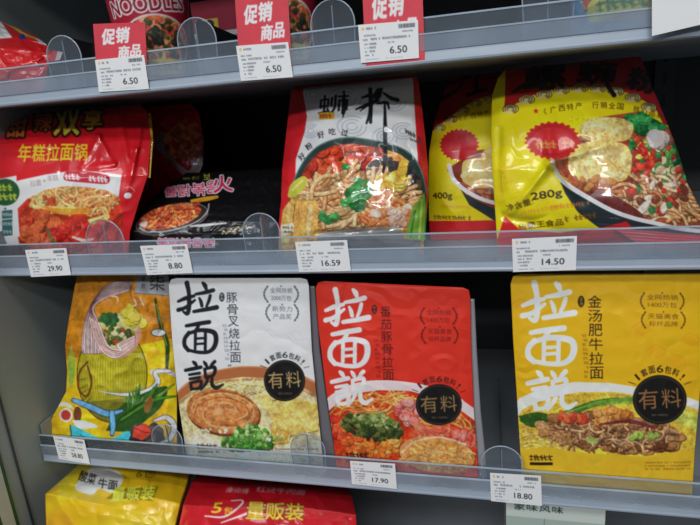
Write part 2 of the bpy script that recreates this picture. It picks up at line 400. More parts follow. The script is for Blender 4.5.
# ------------------------------------------------------------------ cabinet
ZT, ZM, ZL, ZB = 1.2912, 1.0860, 0.8138, 0.535      # underside of each shelf front
TH = .010
XL, XR, YB = -.614, .64, .40
def structure(name, mb, m): return props(mb.build(name, m), kind='structure')
structure('wall_left', MB().box(XL - .02, XL, -.0615, YB + .02, .3, 1.53), M_PANEL)
structure('wall_back', MB().box(XL, XR, YB, YB + .02, .3, 1.53), M_BACK)
structure('wall_right', MB().box(XR, XR + .02, -.085, YB + .02, .3, 1.53), M_PANEL)
structure('ceiling_unseen', MB().box(XL - .02, XR + .02, -.085, YB + .02, 1.53, 1.55), M_PANEL)  # unseen cabinet top, set low to keep light off the top shelf
structure('trim_1', MB().box(XL - .02, XL + .0012, -.066, -.062, .3, 1.53, bev=.001), M_GREEN)
structure('trim_2', MB().box(XL - .02, XL + .0008, -.0835, -.0664, .3, 1.53, bev=.001), M_WHITE)
structure('trim_3', MB().box(XL - .02, XL + .0004, -.1, -.0839, .3, 1.53, bev=.001), M_GREEN)
structure('trim_groove', MB().box(XL + .0004, XL + .002, -.0445, -.042, .3, 1.53), M_DARK)  # dark strip standing in for the shaded groove of the side panel
structure('floor', MB().box(XL, XR, -.07, YB, .3, .32), M_PLATE)

def shelf(name, label, z, x0=XL + .002, x1=XR - .004, rail=True):
    t = thing(name, (x0, 0, z), label, 'shelf')
    MB().box(x0, x1, .004, YB - .004, z + .003, z + TH).build('shelf_plate', M_PLATE, t)
    # front rail: rounded lower lip and a sloped face
    p = [(.006, z), (-.001, z), (-.0028, z + .0012), (-.0032, z + .003), (-.0024, z + .005), (-.0016, z + .0115), (.0005, z + .0125), (.0038, z + .0125), (.0038, z + .0028), (.006, z + .0028)]
    MB().prism(p, x0, x1).build('front_rail', M_RAIL, t)
    MB().prism([(-.0006, z + .0127), (-.0006, z + .041), (.0006, z + .041), (.0006, z + .0127)], x0, x1).build('front_guard', M_GUARD, t)
    MB().prism([(-.0007, z + .0405), (-.0007, z + .042), (.0008, z + .042), (.0008, z + .0405)], x0, x1).build('guard_edge', M_EDGE, t)
    MB().prism([(-.0030, z + .0122), (-.0030, z + .0262), (-.0022, z + .0262), (-.0022, z + .0122)], x0, x1).build('label_pocket', M_FROST, t)
    MB().prism([(-.0034, z + .0262), (-.0034, z + .0276), (-.0016, z + .0276), (-.0016, z + .0262)], x0, x1).build('pocket_edge', M_EDGE, t)
    for s_ in (0, 1):
        x = x0 + .0004 if s_ == 0 else x1 - .0024
        MB().outline([(x, 0), (x + .002, 0)], 0, 1) if False else MB().add(
            [(x, y, zz) for y, zz in ((.006, z + .0105), (YB - .006, z + .0105), (YB - .006, z + .056), (.02, z + .056), (.0045, z + .054))] +
            [(x + .002, y, zz) for y, zz in ((.006, z + .0105), (YB - .006, z + .0105), (YB - .006, z + .056), (.02, z + .056), (.0045, z + .054))],
            [(0, 1, 2, 3, 4), (9, 8, 7, 6, 5)] + [(i, (i + 1) % 5, 5 + (i + 1) % 5, 5 + i) for i in range(5)]).build('end_bracket', M_PLATE, t)
    return t
shelf('display_shelf', 'top grey shelf holding the noodle cups and red bag', ZT)
shelf('display_shelf', 'middle grey shelf holding the big yellow and white snack bags', ZM)
shelf('display_shelf', 'lower grey shelf holding the upright noodle pouches', ZL)
t = thing('display_shelf', (XL + .002, 0, ZB), 'bottom grey deck below the yellow and red multipacks, under every other shelf', 'shelf')
MB().box(XL + .002, XR - .004, -.10, YB - .004, ZB, ZB + TH).build('shelf_plate', M_PLATE, t)
PT, PM, PL, PB = ZT + TH + .0004, ZM + TH + .0004, ZL + TH + .0004, ZB + TH + .0004

def upright(px, label):
    x = onx(px, YB - .012, 1.2); t = thing('slotted_upright', (x, YB, .33), label, 'shelf upright')
    o = MB().box(x - .014, x + .014, YB - .0125, YB - .0004, .33, 1.52).build('channel', M_DARK, t)
    mb = MB()
    for i in range(36): mb.box(x - .0025, x + .0025, YB - .0129, YB - .0126, .36 + i * .031, .36 + i * .031 + .016)  # slot openings as thin black plates, their inner shade put into the colour
    props(mb.build('slot_row', M_SLOT_SHADE, t), kind=None)
upright(662, 'dark slotted steel upright at the back, right of the yellow bags')
upright(96, 'dark slotted steel upright at the back, left of the noodle cups')

# clear dividers: a front tab with rounded shoulders and a low wall running back from its middle
def divider(px, z, label, hw=.022, hh=.058, deep=.2):
    p = z + TH + .0004
    x = onx(px, .003, p + .02); t = thing('shelf_divider', (x, .003, p), label, 'divider', 'clear acrylic shelf dividers')
    sh = []
    for a in np.linspace(0, math.pi, 15): sh.append((x + hw * math.cos(a), p + hh - hw + hw * math.sin(a)))
    sh = [(x + hw * .9, p)] + sh + [(x - hw * .9, p)]
    o = MB().outline(sh, .0024, .0038).build('front_tab', M_CLEAR, t)
    MB().tube([(a, .0031, b) for a, b in sh], .0007).build('tab_edge', M_EDGE, t)
    w = [(.0044, p), (.0044, p + hh - .006), (.0044 + deep * .04, p + hh), (deep - deep * .03, p + hh - .012), (deep, p + hh - .02), (deep, p)]
    MB().prism(w, x - .0006, x + .0006).build('divider_wall', M_CLEAR, t)
    MB().tube([(x, .0050, p + .001), (x, .0050, p + hh - .005)], .0006).build('wall_edge', M_EDGE, t)
divider(67, ZT, 'clear rounded divider beside the red bag on the top shelf')
divider(199, ZT, 'clear rounded divider right of the first maroon noodle cup')
divider(334, ZT, 'clear rounded divider right of the second maroon noodle cup')
divider(548, ZT, 'clear divider left of the blue noodle cup, top shelf')
divider(107, ZM, 'clear rounded divider in front of the red rice cake noodle bag', deep=.0072, hw=.026)
divider(263, ZM, 'clear rounded divider between black pack and white bag with red sides', deep=.03)
divider(169, ZL, 'clear rounded divider between yellow illustrated bag and white pouch', deep=.0072)
divider(309, ZL, 'clear rounded divider between the white and the red pouch', deep=.0072)
divider(502, ZL, 'clear rounded divider left of the yellow pouch')

# ------------------------------------------------------------------ price tags
BLK = (28, 28, 32)
def tag_art(price, seed):
    a = Art(0, 0, 60, 35, (236, 240, 244), k=6); r = random.Random(seed); g = (92, 94, 100)
    a.ell(4.6, 4, 1.5, 1.5, (235, 150, 60)); a.ell(4.6, 4, .7, .7, (236, 240, 244)); a.squiggle(8, 16.5, 4, 2.3, (90, 90, 90), seed)
    x = 41
    a.poly([(40, 2.2), (57, 2.2), (57, 6.2), (40, 6.2)], (190, 192, 196))
    while x < 56.5:
        w = r.uniform(.3, .9); a.poly([(x, 2.2), (x + w, 2.2), (x + w, 6.2), (x, 6.2)], (70, 70, 74)); x += w + r.uniform(.3, .8)
    a.squiggle(4, 17, 10.4, 1.7, g, seed + 1); a.squiggle(44, 54, 9, 1.5, g, seed + 2)
    a.squiggle(4, 9, 14.2, 2, g, seed + 3); a.squiggle(12, 52, 13.8, 2.4, (60, 60, 66), seed + 4, .6)
    for i in range(4):
        a.squiggle(5, 8.5, 18.3 + i * 3.4, 1.6, g, seed + 5 + i); a.squiggle(10, 10 + (9, 7, 6, 4)[i], 18.2 + i * 3.4, 2.1, (60, 60, 66), seed + 9 + i, .6)
    a.squiggle(29, 36, 18, 1.7, g, seed + 20); a.squiggle(5, 20, 32.5, 1.3, (140, 140, 145), seed + 21); a.squiggle(26, 44, 32.5, 1.2, (160, 160, 165), seed + 22)
    n = len(price); a.text(price, 39.5 if n == 4 else 38.5, 25.3, 17.5 if n == 4 else 21, 6.6, BLK, bold=.02)
    return a
def sheet(name, art, quad, parent, thick=.0005, res=3.0, m=None, curl=0.0):
    """a thin printed card through four world corners (top left, top right, bottom right, bottom left)"""
    q = np.array(quad, float); nu = int((art.x1 - art.x0) * res); nv = int((art.y1 - art.y0) * res)
    u = np.linspace(0, 1, nu)[None, :, None]; v = np.linspace(0, 1, nv)[:, None, None]
    P = (q[0] * (1 - u) + q[1] * u) * (1 - v) + (q[3] * (1 - u) + q[2] * u) * v
    n = np.cross(q[3] - q[0], q[1] - q[0]); n /= np.linalg.norm(n); n = n if n[1] < 0 else -n
    P = P + n * (curl * (1 - (2 * u - 1) ** 2))
    U, V = np.meshgrid(np.linspace(art.x0, art.x1, nu), np.linspace(art.y0, art.y1, nv)); col = art.sample(U, V).reshape(-1, 3)
    idx = np.arange(nu * nv).reshape(nv, nu); f = np.stack([idx[:-1, :-1], idx[1:, :-1], idx[1:, 1:], idx[:-1, 1:]], -1).reshape(-1, 4)
    loop = np.r_[idx[0, :], idx[1:, -1], idx[-1, -2::-1], idx[-2:0:-1, 0]]; b = len(loop); base = nu * nv
    bp = P.reshape(-1, 3)[loop] - n * thick; vs = np.vstack([P.reshape(-1, 3), bp, bp.mean(0)[None]])
    cur = base + np.arange(b); side = np.stack([loop, np.roll(loop, -1), np.roll(cur, -1), cur], -1); tri = np.stack([cur, np.roll(cur, -1), np.full(b, base + b)], -1)
    me = raw(vs, [tuple(map(int, x)) for x in f] + [tuple(map(int, x)) for x in side] + [tuple(map(int, x)) for x in tri])
    if np.dot(me.polygons[0].normal, n) < 0: me.flip_normals()
    if len(me.vertices) == len(vs): set_print(me, np.vstack([col, np.tile([[.92, .93, .95]], (b + 1, 1))]))
    return link(name, me, parent, [m or M_CARD])
def quad_px(tl, tr, br, bl, Y): return [at(p[0], p[1], Y) for p in (tl, tr, br, bl)]
def promo_art():
    a = Art(0, 0, 60, 50, (206, 66, 78), k=6); a.mottle(14, .05)  # card red paled so that its sheen sits in the colour
    a.text('促', 17, 13, 15, 15, (250, 246, 246), shear=.18, bold=.035); a.text('销', 33.5, 12, 15, 15, (250, 246, 246), shear=.18, bold=.035)
    a.text('商', 34, 29, 12.5, 12.5, (250, 246, 246), shear=.18, bold=.035); a.text('品', 48, 28, 12, 12, (250, 246, 246), shear=.18, bold=.035)
    return a
def price_tag(price, tl, tr, br, bl, label, seed, Y=-.0042, promo=None, group=None):
    q = quad_px(tl, tr, br, bl, Y); c = (q[2] + q[3]) / 2
    t = thing('price_tag', c, label, 'price tag')
    sheet('paper_label', tag_art(price, seed), q, t)
    if promo:
        sheet('promotion_card', promo_art(), quad_px(*promo, Y + .0014), t, res=2.4)
        c2 = (q[0] + q[1]) / 2
    return t
price_tag('6.50', (95, 60), (144, 55), (149, 89), (99, 92), 'price tag reading 6.50 with red card, in front of the first maroon cup', 1, promo=((93, 24), (145, 22), (147, 72), (97, 74)))
price_tag('6.50', (236, 46), (288, 42), (293, 77), (241, 81), 'price tag reading 6.50 with red card, in front of the second maroon cup', 2, promo=((235, 0), (288, -6), (291, 56), (239, 60)))
price_tag('6.50', (358, 25), (418, 20), (419, 58), (361, 63), 'price tag reading 6.50 lying over a tall red card, right of both maroon cups', 3, promo=((362, -14), (422, -20), (425, 63), (366, 67)))
price_tag('29.90', (25, 250), (66, 248), (71, 275), (31, 277), 'price tag reading 29.90 under the red rice cake noodle bag', 4)
price_tag('8.80', (140, 246), (187, 244), (193, 273), (147, 275), 'price tag reading 8.80 under the black noodle pack', 5)
price_tag('16.59', (295, 242), (347, 240), (351, 271), (299, 272), 'price tag reading 16.59 under the white bag with red sides', 6)
price_tag('14.50', (512, 239), (577, 236), (576, 270), (513, 272), 'price tag reading 14.50 under the front yellow bag', 7)
price_tag('58.80', (53, 436), (84, 440), (90, 464), (59, 459), 'price tag reading 58.80 under the yellow illustrated bag', 8)
price_tag('17.90', (350, 461), (395, 464), (397, 489), (352, 484), 'price tag reading 17.90 under the red pouch', 9)
price_tag('18.80', (490, 473), (541, 476), (542, 506), (491, 501), 'price tag reading 18.80 under the yellow pouch', 10)
a = Art(0, 0, 50, 40, (238, 236, 240), k=2)
q = quad_px((652, -22), (715, -28), (716, 21), (652, 36), -.012); t = thing('sign_card', (q[2] + q[3]) / 2, 'plain white card hanging on the top shelf front, at the right', 'card')
sheet('card_sheet', a, q, t, res=1.5)
MB().box(float(q[3][0]) + .004, float(q[3][0]) + .03, -.0105, -.0042, ZT + .03, ZT + .036).build('card_clip', M_CLEAR, t)
# ------------------------------------------------------------------ artwork helpers
WH = (246, 246, 248)
# brush characters on the pouches, drawn in a 700x525 study frame: boxes are the characters' own extents there
CH = [((70, 88, 222, 212), [([(72, 162), (100, 150), (133, 141)], (10, 15, 11)), ([(105, 90), (113, 130), (114, 180), (108, 209), (92, 203)], (17, 14, 16, 15, 8)), ([(72, 195), (98, 187), (136, 158)], (15, 13, 9)),
        ([(167, 90), (175, 100), (180, 113)], (10, 16, 12)), ([(140, 134), (175, 128), (207, 119)], (10, 14, 15)), ([(154, 150), (160, 163), (164, 180)], (8, 12, 12)), ([(196, 140), (191, 160), (182, 182)], (11, 12, 9)), ([(133, 202), (180, 194), (221, 186)], (12, 15, 17))]),
      ((95, 243, 225, 365), [([(104, 257), (150, 249), (192, 243)], (12, 15, 15)), ([(152, 254), (146, 266), (136, 278)], (12, 12, 10)), ([(114, 284), (98, 306), (97, 332), (112, 352)], (15, 14, 15, 14)),
        ([(112, 286), (160, 274), (208, 282), (219, 308), (211, 340), (188, 358), (150, 359), (112, 351)], (12, 14, 17, 17, 16, 13, 12, 11)), ([(139, 288), (138, 346)], (11, 10)), ([(178, 284), (177, 348)], (11, 11)), ([(139, 307), (178, 304)], (9, 8)), ([(139, 328), (178, 325)], (9, 8))]),
      ((97, 395, 247, 508), [([(130, 396), (137, 402), (143, 410)], (9, 14, 10)), ([(100, 429), (130, 423), (160, 417)], (12, 14, 13)), ([(115, 446), (155, 440)], (10, 11)), ([(117, 462), (155, 456)], (10, 11)), ([(120, 478), (124, 503)], (11, 11)), ([(120, 478), (160, 471), (154, 497), (124, 502)], (10, 12, 11, 9)),
        ([(172, 396), (178, 404), (183, 413)], (8, 13, 10)), ([(214, 395), (206, 403), (197, 413)], (12, 12, 8)), ([(175, 424), (179, 456)], (11, 11)), ([(175, 424), (213, 418), (208, 448), (179, 455)], (10, 13, 12, 10)), ([(187, 457), (181, 478), (160, 506)], (12, 11, 6)), ([(203, 453), (204, 484), (221, 497), (246, 484)], (11, 13, 14, 7))])]
def title(a, boxes, col):
    for (b0, st), b1 in zip(CH, boxes):
        fx, fy = (b1[2] - b1[0]) / (b0[2] - b0[0]), (b1[3] - b1[1]) / (b0[3] - b0[1])
        for pts, wd in st: a.stroke([(b1[0] + (x - b0[0]) * fx, b1[1] + (y - b0[1]) * fy) for x, y in pts], [q * (fx + fy) / 2 * 1.13 for q in wd], col)
def wreath(a, cx, cy, l1, l2, col, w=24, h=10):
    a.text(l1, cx, cy - 3.7, w, 5.6, col, rot=1); a.text(l2, cx, cy + 3.9, w * .92, 5.4, col, rot=1)
    for s in (-1, 1):
        a.stroke([(cx + s * (w / 2 + 2.5), cy - 7.5), (cx + s * (w / 2 + 6), cy), (cx + s * (w / 2 + 2.5), cy + 8)], .9, col)
        for i in range(6):
            t = -1 + i * .4; x = cx + s * (w / 2 + 6 - 3.2 * t * t); a.ell(x, cy + 7.4 * t, .95, 1.6, col, rot=s * t * 40)
    a.ell(cx, cy - 8, .9, .9, col)
def badge(a, cx, cy, r, col=(190, 160, 105), ry=None):
    ry = ry or r; a.ell(cx, cy, r, ry, (24, 22, 22)); a.ell(cx, cy, r * .93, ry * .93, (70, 60, 45)); a.ell(cx, cy, r * .9, ry * .9, (22, 21, 21))
    a.text('有', cx - r * .43, cy - ry * .02, r * .72, ry * .8, col, rot=-4); a.text('料', cx + r * .42, cy - ry * .06, r * .72, ry * .78, col, rot=-4); a.squiggle(cx - r * .3, cx + r * .35, cy + ry * .62, 1.6, (110, 95, 70), 3)

def pouch(left, right, art, label, gl, gr, col_edge, seed, gm=None):
    b = base_of(left, right); t = thing('noodle_pouch', b, label, 'noodle pouch')
    body = package('pouch_front', left, right, art, M_MATTE, t, tf=.006, tb=.002, pu=4, pv=3, wr=.0012, wcell=40, seed=seed)
    g = Art(min(gl[0][0], gl[-1][0]) - 4, gl[0][1] - 4, max(gr[0][0], gr[-1][0]) + 4, gl[-1][1] + 4, col_edge, k=1)
    package('gusset', gl, gr, g, gm or M_GUSSET, t, tf=.0, tb=.035, res=.5)
    return t

# ------------------------------------------------------------------ white pork noodle pouch
def shift(pl, dx, dy, dY): return [(x + dx, y + dy, Y + dY) for x, y, Y in pl]
L = [(177, 278, .022), (171, 279.5, .022), (168.5, 285, .022), (172, 340, .019), (178, 400, .016), (184, 440, .013), on(187, .012, PL)]
R = [(301, 278, .022), (307, 279.5, .022), (309, 286, .022), (312, 350, .019), (317, 400, .016), (321, 440, .013), on(324, .012, PL)]
a = Art(160, 270, 332, 472, (226, 228, 232), k=5); a.mottle(30, .02)
bowl = [(170, 410), (178, 392), (192, 380), (212, 372), (240, 367), (270, 368), (298, 374), (320, 386), (330, 400), (330, 472), (170, 472)]
a.setclip([(160, 270), (332, 270), (332, 472), (160, 472)])
a.poly(bowl, (176, 104, 62), sm=False)
a.stroke(bowl[:9], [1.2, 1.6], (205, 140, 92))
a.setclip([(176, 425), (180, 400), (196, 388), (215, 381), (242, 377), (270, 378), (298, 385), (322, 398), (330, 412), (330, 472), (176, 472)], sm=False)
a.poly([(160, 360), (332, 360), (332, 472), (160, 472)], (232, 214, 160)); a.mottle(12, .12, 4)
a.stroke([(180, 402), (205, 386), (240, 380), (280, 381), (320, 398)], 3, (140, 80, 45), .55)
a.strands(225, 388, 40, 7, [(236, 214, 140), (226, 196, 120)], 26, 26, 1.6, rot=-5, spread=14, seed=2)
for p, c in ([[(255, 396), (285, 388), (302, 398), (270, 416)], (238, 208, 120)], [[(268, 414), (296, 398), (320, 404), (318, 430), (288, 436)], (228, 194, 98)], [[(262, 384), (290, 382), (300, 394), (272, 400)], (243, 222, 150)], [[(272, 428), (292, 418), (288, 442), (268, 444)], (218, 176, 78)]):
    a.poly([(x + .8, y + 1.2) for x, y in p], (150, 104, 48), .8); a.poly(p, c); a.stroke(p[:3], .8, (250, 236, 180), .8, sm=False)
a.ell(224, 413, 37, 23, (120, 62, 30), 8); a.ell(223, 411, 36.5, 22, (196, 118, 62), 8)
a.ell(223, 411, 33, 19, (206, 132, 74), 8); a.stroke([(195, 408), (205, 395), (225, 392), (248, 400), (252, 414), (238, 424), (214, 424), (204, 414), (212, 404), (230, 403), (238, 411)], [3.5, 3], (160, 86, 40), .8)
a.stroke([(193, 412), (202, 398), (226, 395), (246, 404), (246, 415), (230, 421)], 1.2, (238, 180, 118), .9)
a.cluster(223, 411, 31, 17, [(206, 132, 74), (196, 120, 64), (216, 146, 88)], 90, 1.6, seed=8, hl=.1, dark=.95, rot=10)
a.stroke([(190, 416), (197, 400), (222, 393), (248, 401), (253, 416), (236, 427), (212, 425), (203, 414), (214, 403), (232, 404), (238, 413)], [1.2, 2.2, 1.6], (228, 170, 112), .9)
a.stroke([(193, 420), (200, 404), (222, 397), (244, 404), (248, 415), (234, 423)], 1.0, (150, 82, 40), .8); a.ell(218, 411, 6, 3.5, (226, 166, 112), -20, .8); a.ell(233, 411, 4, 3, (222, 160, 104), 10, .8)
a.cluster(297, 424, 22, 12, [(238, 208, 120), (228, 194, 104)], 14, 3, asp=2.4, seed=9, hl=.2, dark=.92)
a.poly([(178, 440), (200, 432), (230, 446), (280, 448), (326, 438), (330, 472), (176, 472)], (238, 226, 200), .85, sm=False)
a.cluster(248, 442, 27, 9, [(60, 130, 40), (90, 160, 60), (130, 180, 80), (40, 100, 30)], 150, 1.9, asp=1.5, seed=10, hl=.5, dark=.5)
a.cluster(250, 433, 17, 8, [(80, 150, 50), (130, 185, 90), (50, 115, 35), (180, 205, 130)], 80, 2.0, asp=1.4, seed=11, hl=.5, dark=.5)
a.cluster(215, 431, 14, 2.5, [(236, 226, 190)], 12, 1.3, seed=12); a.cluster(270, 436, 14, 4, [(240, 234, 200), (150, 185, 100)], 12, 1.2, seed=13)
a.grain(); a.stroke([(230, 453), (262, 452), (300, 450)], [1, 2.5, 1], (252, 250, 244), .8)
a.setclip()
a.squiggle(197, 216, 446, 4.5, (70, 50, 40), 5); a.squiggle(199, 217, 451.5, 2.2, (40, 30, 30), 6); a.squiggle(265, 318, 449, 2, (120, 96, 70), 7)
title(a, [(178.0, 282.6, 217.1, 314.5), (184.4, 322.5, 217.9, 353.9), (185, 361.6, 223.5, 390.6)], (30, 32, 38))
a.ell(222, 297.5, 2.7, 4.7, (40, 40, 46)); a.text('豚', 222, 295.6, 3, 3, (220, 220, 225)); a.text('骨', 222, 299.4, 3, 3, (220, 220, 225))
a.vtext('豚骨叉烧拉面', 231.5, 292, 363.5, 10.6, (40, 40, 46), bold=.004, dx=4.5); a.squiggle(228, 231, 365.5, 2, (60, 60, 60), 2)
for i in range(9): a.squiggle(223 + i * .3, 226.5 + i * .3, 326 + i * 4.1, 2.6, (150, 150, 156), 30 + i)
wreath(a, 281, 294.5, '全网热销', '2000万包', (96, 98, 104), 22); wreath(a, 282, 313, '新势力', '产品奖', (96, 98, 104), 20)
for i in range(8): a.stroke([(264 + i * 5, 333 + (i * 37 % 9)), (270 + i * 5, 330 + (i * 53 % 11)), (278 + i * 5, 336 + (i * 29 % 9))], .7, (205, 206, 210))
badge(a, 284.3, 380.5, 20.6); a.arctext('\\1套面6包料!/', 284.3, 381, 26, 26, -56, 58, 5.4, 6, (34, 32, 34), bold=.01)
pouch(L, R, a, 'white noodle pouch with black brush lettering and pork slices, lower shelf', shift(L[2:], 4, 0, .004), [(x + 6 + 8 * i / 4, y, Y + .004) for i, (x, y, Y) in enumerate(R[2:])], (120, 118, 124), 3)

# ------------------------------------------------------------------ red tomato pouch
L = [(325, 281, .024), (318, 282.5, .024), (315.5, 288, .024), (318.5, 330, .021), (326, 390, .017), (333, 440, .014), on(337, .012, PL)]
R = [(463, 287.5, .024), (469, 290, .024), (470.5, 298, .024), (471.5, 350, .021), (474, 410, .016), (477.5, 455, .013), on(479, .012, PL)]
a = Art(308, 272, 488, 495, (214, 50, 34), k=5); a.mottle(40, .03)
a.poly([(322, 404), (334, 394), (352, 385), (376, 381), (410, 383), (440, 390), (462, 400), (488, 418), (488, 495), (322, 495)], (224, 206, 206))
inner = [(325, 414), (340, 401), (358, 393), (380, 390), (410, 391), (436, 398), (460, 410), (488, 430), (488, 495), (325, 495)]
a.stroke([(322, 404), (334, 394), (352, 385), (376, 381), (410, 383), (440, 390), (462, 400)], 1.2, (240, 228, 228))
a.setclip(inner); a.poly([(308, 370), (488, 370), (488, 495), (308, 495)], (206, 52, 22)); a.mottle(10, .25, 2); a.mottle(6, .6, 9, (232, 110, 40))
a.stroke(inner[:7], 3, (150, 30, 14), .5)
a.strands(370, 402, 46, 11, [(238, 150, 60), (226, 120, 44), (244, 180, 90)], 46, 30, 1.7, rot=6, spread=22, seed=3)
a.strands(440, 420, 34, 12, [(238, 140, 60), (220, 90, 40)], 30, 26, 2, rot=25, spread=30, seed=4)
a.cluster(408, 412, 13, 10, [(238, 130, 120), (244, 160, 150), (222, 90, 84)], 26, 3.4, seed=5, hl=.5)
a.cluster(460, 438, 15, 8, [(226, 60, 44), (238, 110, 90)], 24, 3.6, seed=6, hl=.6); a.ell(463, 436, 6, 4, (246, 190, 190), 20, .8, soft=1)
a.cluster(428, 432, 22, 5, [(240, 130, 96), (228, 96, 66)], 22, 3.2, asp=2.5, rot=15, seed=16)
a.cluster(340, 424, 14, 14, [(224, 84, 44), (236, 120, 60), (196, 44, 24)], 34, 3.2, seed=7)
a.cluster(374, 446, 34, 11, [(238, 150, 56), (244, 170, 80), (226, 118, 40), (214, 90, 34)], 90, 3.0, seed=8, hl=.45)
a.cluster(372, 427, 30, 11, [(52, 70, 26), (76, 92, 38), (38, 52, 22), (104, 116, 54)], 190, 2.0, asp=2.2, seed=9, hl=.25, crot=12)
a.cluster(376, 420, 24, 6, [(96, 128, 50), (140, 156, 84), (170, 176, 110)], 60, 1.7, asp=1.8, seed=10, hl=.4, crot=10)
a.ell(437, 456, 39, 19, (150, 60, 24), 8); a.ell(437, 454.5, 38, 18.5, (228, 150, 92), 8); a.ell(440, 455, 33, 14.5, (214, 140, 60), 8)
a.strands(440, 455, 26, 9, [(222, 154, 72), (204, 128, 52), (232, 174, 96)], 60, 24, 1.8, rot=10, spread=14, seed=11, dark=.88)
a.stroke([(402, 452), (415, 441), (440, 437), (465, 444)], 1.6, (248, 206, 160), .9)
a.stroke([(398, 461), (415, 472), (445, 476), (470, 470)], [2, 3, 2], (232, 90, 60), .8)
a.grain(); a.poly([(330, 470), (400, 468), (488, 478), (488, 495), (330, 495)], (206, 44, 26), .8)
a.setclip(); a.squiggle(346, 366, 455, 5, (60, 20, 16), 5); a.squiggle(346, 368, 461, 2.4, (50, 16, 14), 6)
for i in range(8): a.ell(447 + (i % 4) * 6, 466 + (i // 4) * 3, .9, .6, (90, 60, 20))
title(a, [(325.4, 289.4, 369.1, 325.4), (330.1, 330.3, 369.7, 367.8), (331.1, 371.6, 373, 406)], (246, 236, 234))
a.ell(374.5, 310, 2.6, 4.6, (60, 20, 20)); a.text('番', 374.5, 308, 2.8, 3, (220, 120, 110)); a.text('茄', 374.5, 312, 2.8, 3, (220, 120, 110))
a.vtext('番茄豚骨拉面', 385.3, 306, 381, 10.8, (70, 22, 22), bold=.004, dx=3.5)
for i in range(9): a.squiggle(374.5 + i * .3, 378 + i * .3, 341 + i * 4.4, 2.6, (150, 30, 26), 30 + i)
wreath(a, 438.5, 316.5, '全网热销', '1400万包', (112, 26, 24)); wreath(a, 439.5, 335.5, '天猫美食', '标杆品牌', (112, 26, 24))
badge(a, 438.5, 404.5, 23, (150, 118, 70), 20.5); a.arctext('\\1套面6包料!/', 438.5, 405, 28.5,26, -56, 58, 5.8, 6.2, (70, 18, 18), bold=.01)
pouch(L, R, a, 'red tomato noodle pouch with white brush lettering, between white and yellow pouches', shift(L[2:], 3, 0, .004), [(x + 4 + 5.5 * i / 4, y + 1, Y + .003) for i, (x, y, Y) in enumerate(R[2:])], (196, 194, 198), 4, M_SILVER)

# ------------------------------------------------------------------ yellow beef pouch
L = [(521, 274, .024), (513, 276, .024), (510.5, 284, .024), (513, 340, .020), (517, 400, .016), (520, 450, .013), on(522, .012, PL)]
R = [(700, 273, .024), (706, 275, .024), (708, 283, .024), (704, 340, .020), (699, 406, .016), (695, 450, .013), on(692, .012, PL)]
a = Art(500, 266, 716, 500, (230, 176, 24), k=5); a.mottle(50, .03)
for x, y in ((655, 352), (690, 340), (640, 330), (520, 306), (675, 362)): a.ell(x, y, 12, 8, (214, 152, 20), 20, .35, soft=.6); a.stroke([(x - 10, y), (x, y - 7), (x + 10, y), (x, y + 6)], .6, (190, 130, 30), .5)
a.poly([(510, 410), (520, 398), (545, 387), (575, 382), (610, 383), (650, 389), (690, 398), (716, 408), (716, 470), (510, 470)], (232, 228, 216))
a.setclip([(514, 424), (522, 410), (545, 398), (580, 392), (615, 392), (655, 398), (700, 410), (716, 420), (716, 500), (514, 500)])
a.poly([(500, 380), (716, 380), (716, 500), (500, 500)], (232, 192, 62)); a.mottle(14, .12, 3); a.stroke([(518, 420), (545, 400), (580, 395), (615, 395), (655, 401), (700, 413)], 2.5, (190, 140, 40), .4)
a.stroke([(522, 420), (560, 416), (600, 402), (650, 398)], [5, 8, 6, 3], (66, 120, 34)); a.stroke([(522, 419), (560, 414), (600, 401)], [1.5, 2, 1], (150, 190, 90), .8)
a.poly([(518, 416), (540, 412), (560, 420), (552, 428), (528, 426)], (40, 80, 24), .9, sm=True)
a.stroke([(640, 402), (670, 412), (700, 424)], [8, 14, 16], (186, 200, 90), .8); a.stroke([(590, 405), (630, 400), (665, 404)], [5, 7, 5], (120, 160, 60), .8)
a.strands(560, 440, 30, 8, [(236, 196, 90), (222, 172, 64)], 26, 26, 1.6, rot=15, spread=20, seed=3)
a.cluster(610, 432, 70, 16, [(150, 96, 50), (120, 70, 36), (176, 122, 70), (196, 146, 92), (100, 54, 30)], 240, 4.0, asp=2.2, seed=4, hl=.3, rot=5, crot=6)
a.strands(610, 434, 66, 14, [(170, 116, 64), (120, 72, 40), (200, 150, 100)], 90, 16, 2, rot=10, spread=50, seed=6)
a.cluster(575, 418, 16, 6, [(196, 60, 40), (214, 96, 50)], 14, 2.6, asp=2.5, seed=7); a.cluster(612, 416, 20, 7, [(214, 140, 60), (196, 116, 50), (226, 160, 84)], 34, 3.6, seed=8)
a.stroke([(600, 424), (630, 421), (655, 428)], [2, 4, 2], (110, 40, 46), .9); a.cluster(645, 436, 12, 4, [(150, 170, 70)], 6, 3, asp=2, seed=9); a.ell(592, 440, 6, 3.5, (160, 176, 90), 10)
a.grain(); a.poly([(514, 452), (545, 446), (580, 452), (640, 456), (716, 446), (716, 500), (514, 500)], (230, 182, 40), .92)
a.mottle(20, .06, 8); a.setclip()
a.squiggle(530, 552, 457.5, 5, (50, 34, 12), 5); a.poly([(530, 462), (553, 462), (553, 465), (530, 465)], (40, 28, 12))
for i in range(3): a.squiggle(645, 690, 462 + i * 3.2, 1.8, (150, 110, 30), 8 + i)
title(a, [(522.3, 282.9, 574.9, 321.4), (528, 328.6, 576.6, 365.7), (527, 371.5, 577, 411)], (246, 244, 238))
a.ell(581.3, 302, 3.4, 5.8, (46, 34, 16)); a.text('金', 581.3, 299.6, 3.4, 3.8, (230, 190, 80)); a.text('汤', 581.3, 304.4, 3.4, 3.8, (230, 190, 80))
a.vtext('金汤肥牛拉面', 594.5, 295, 380, 13.6, (52, 40, 20), bold=.006, dx=2.5)
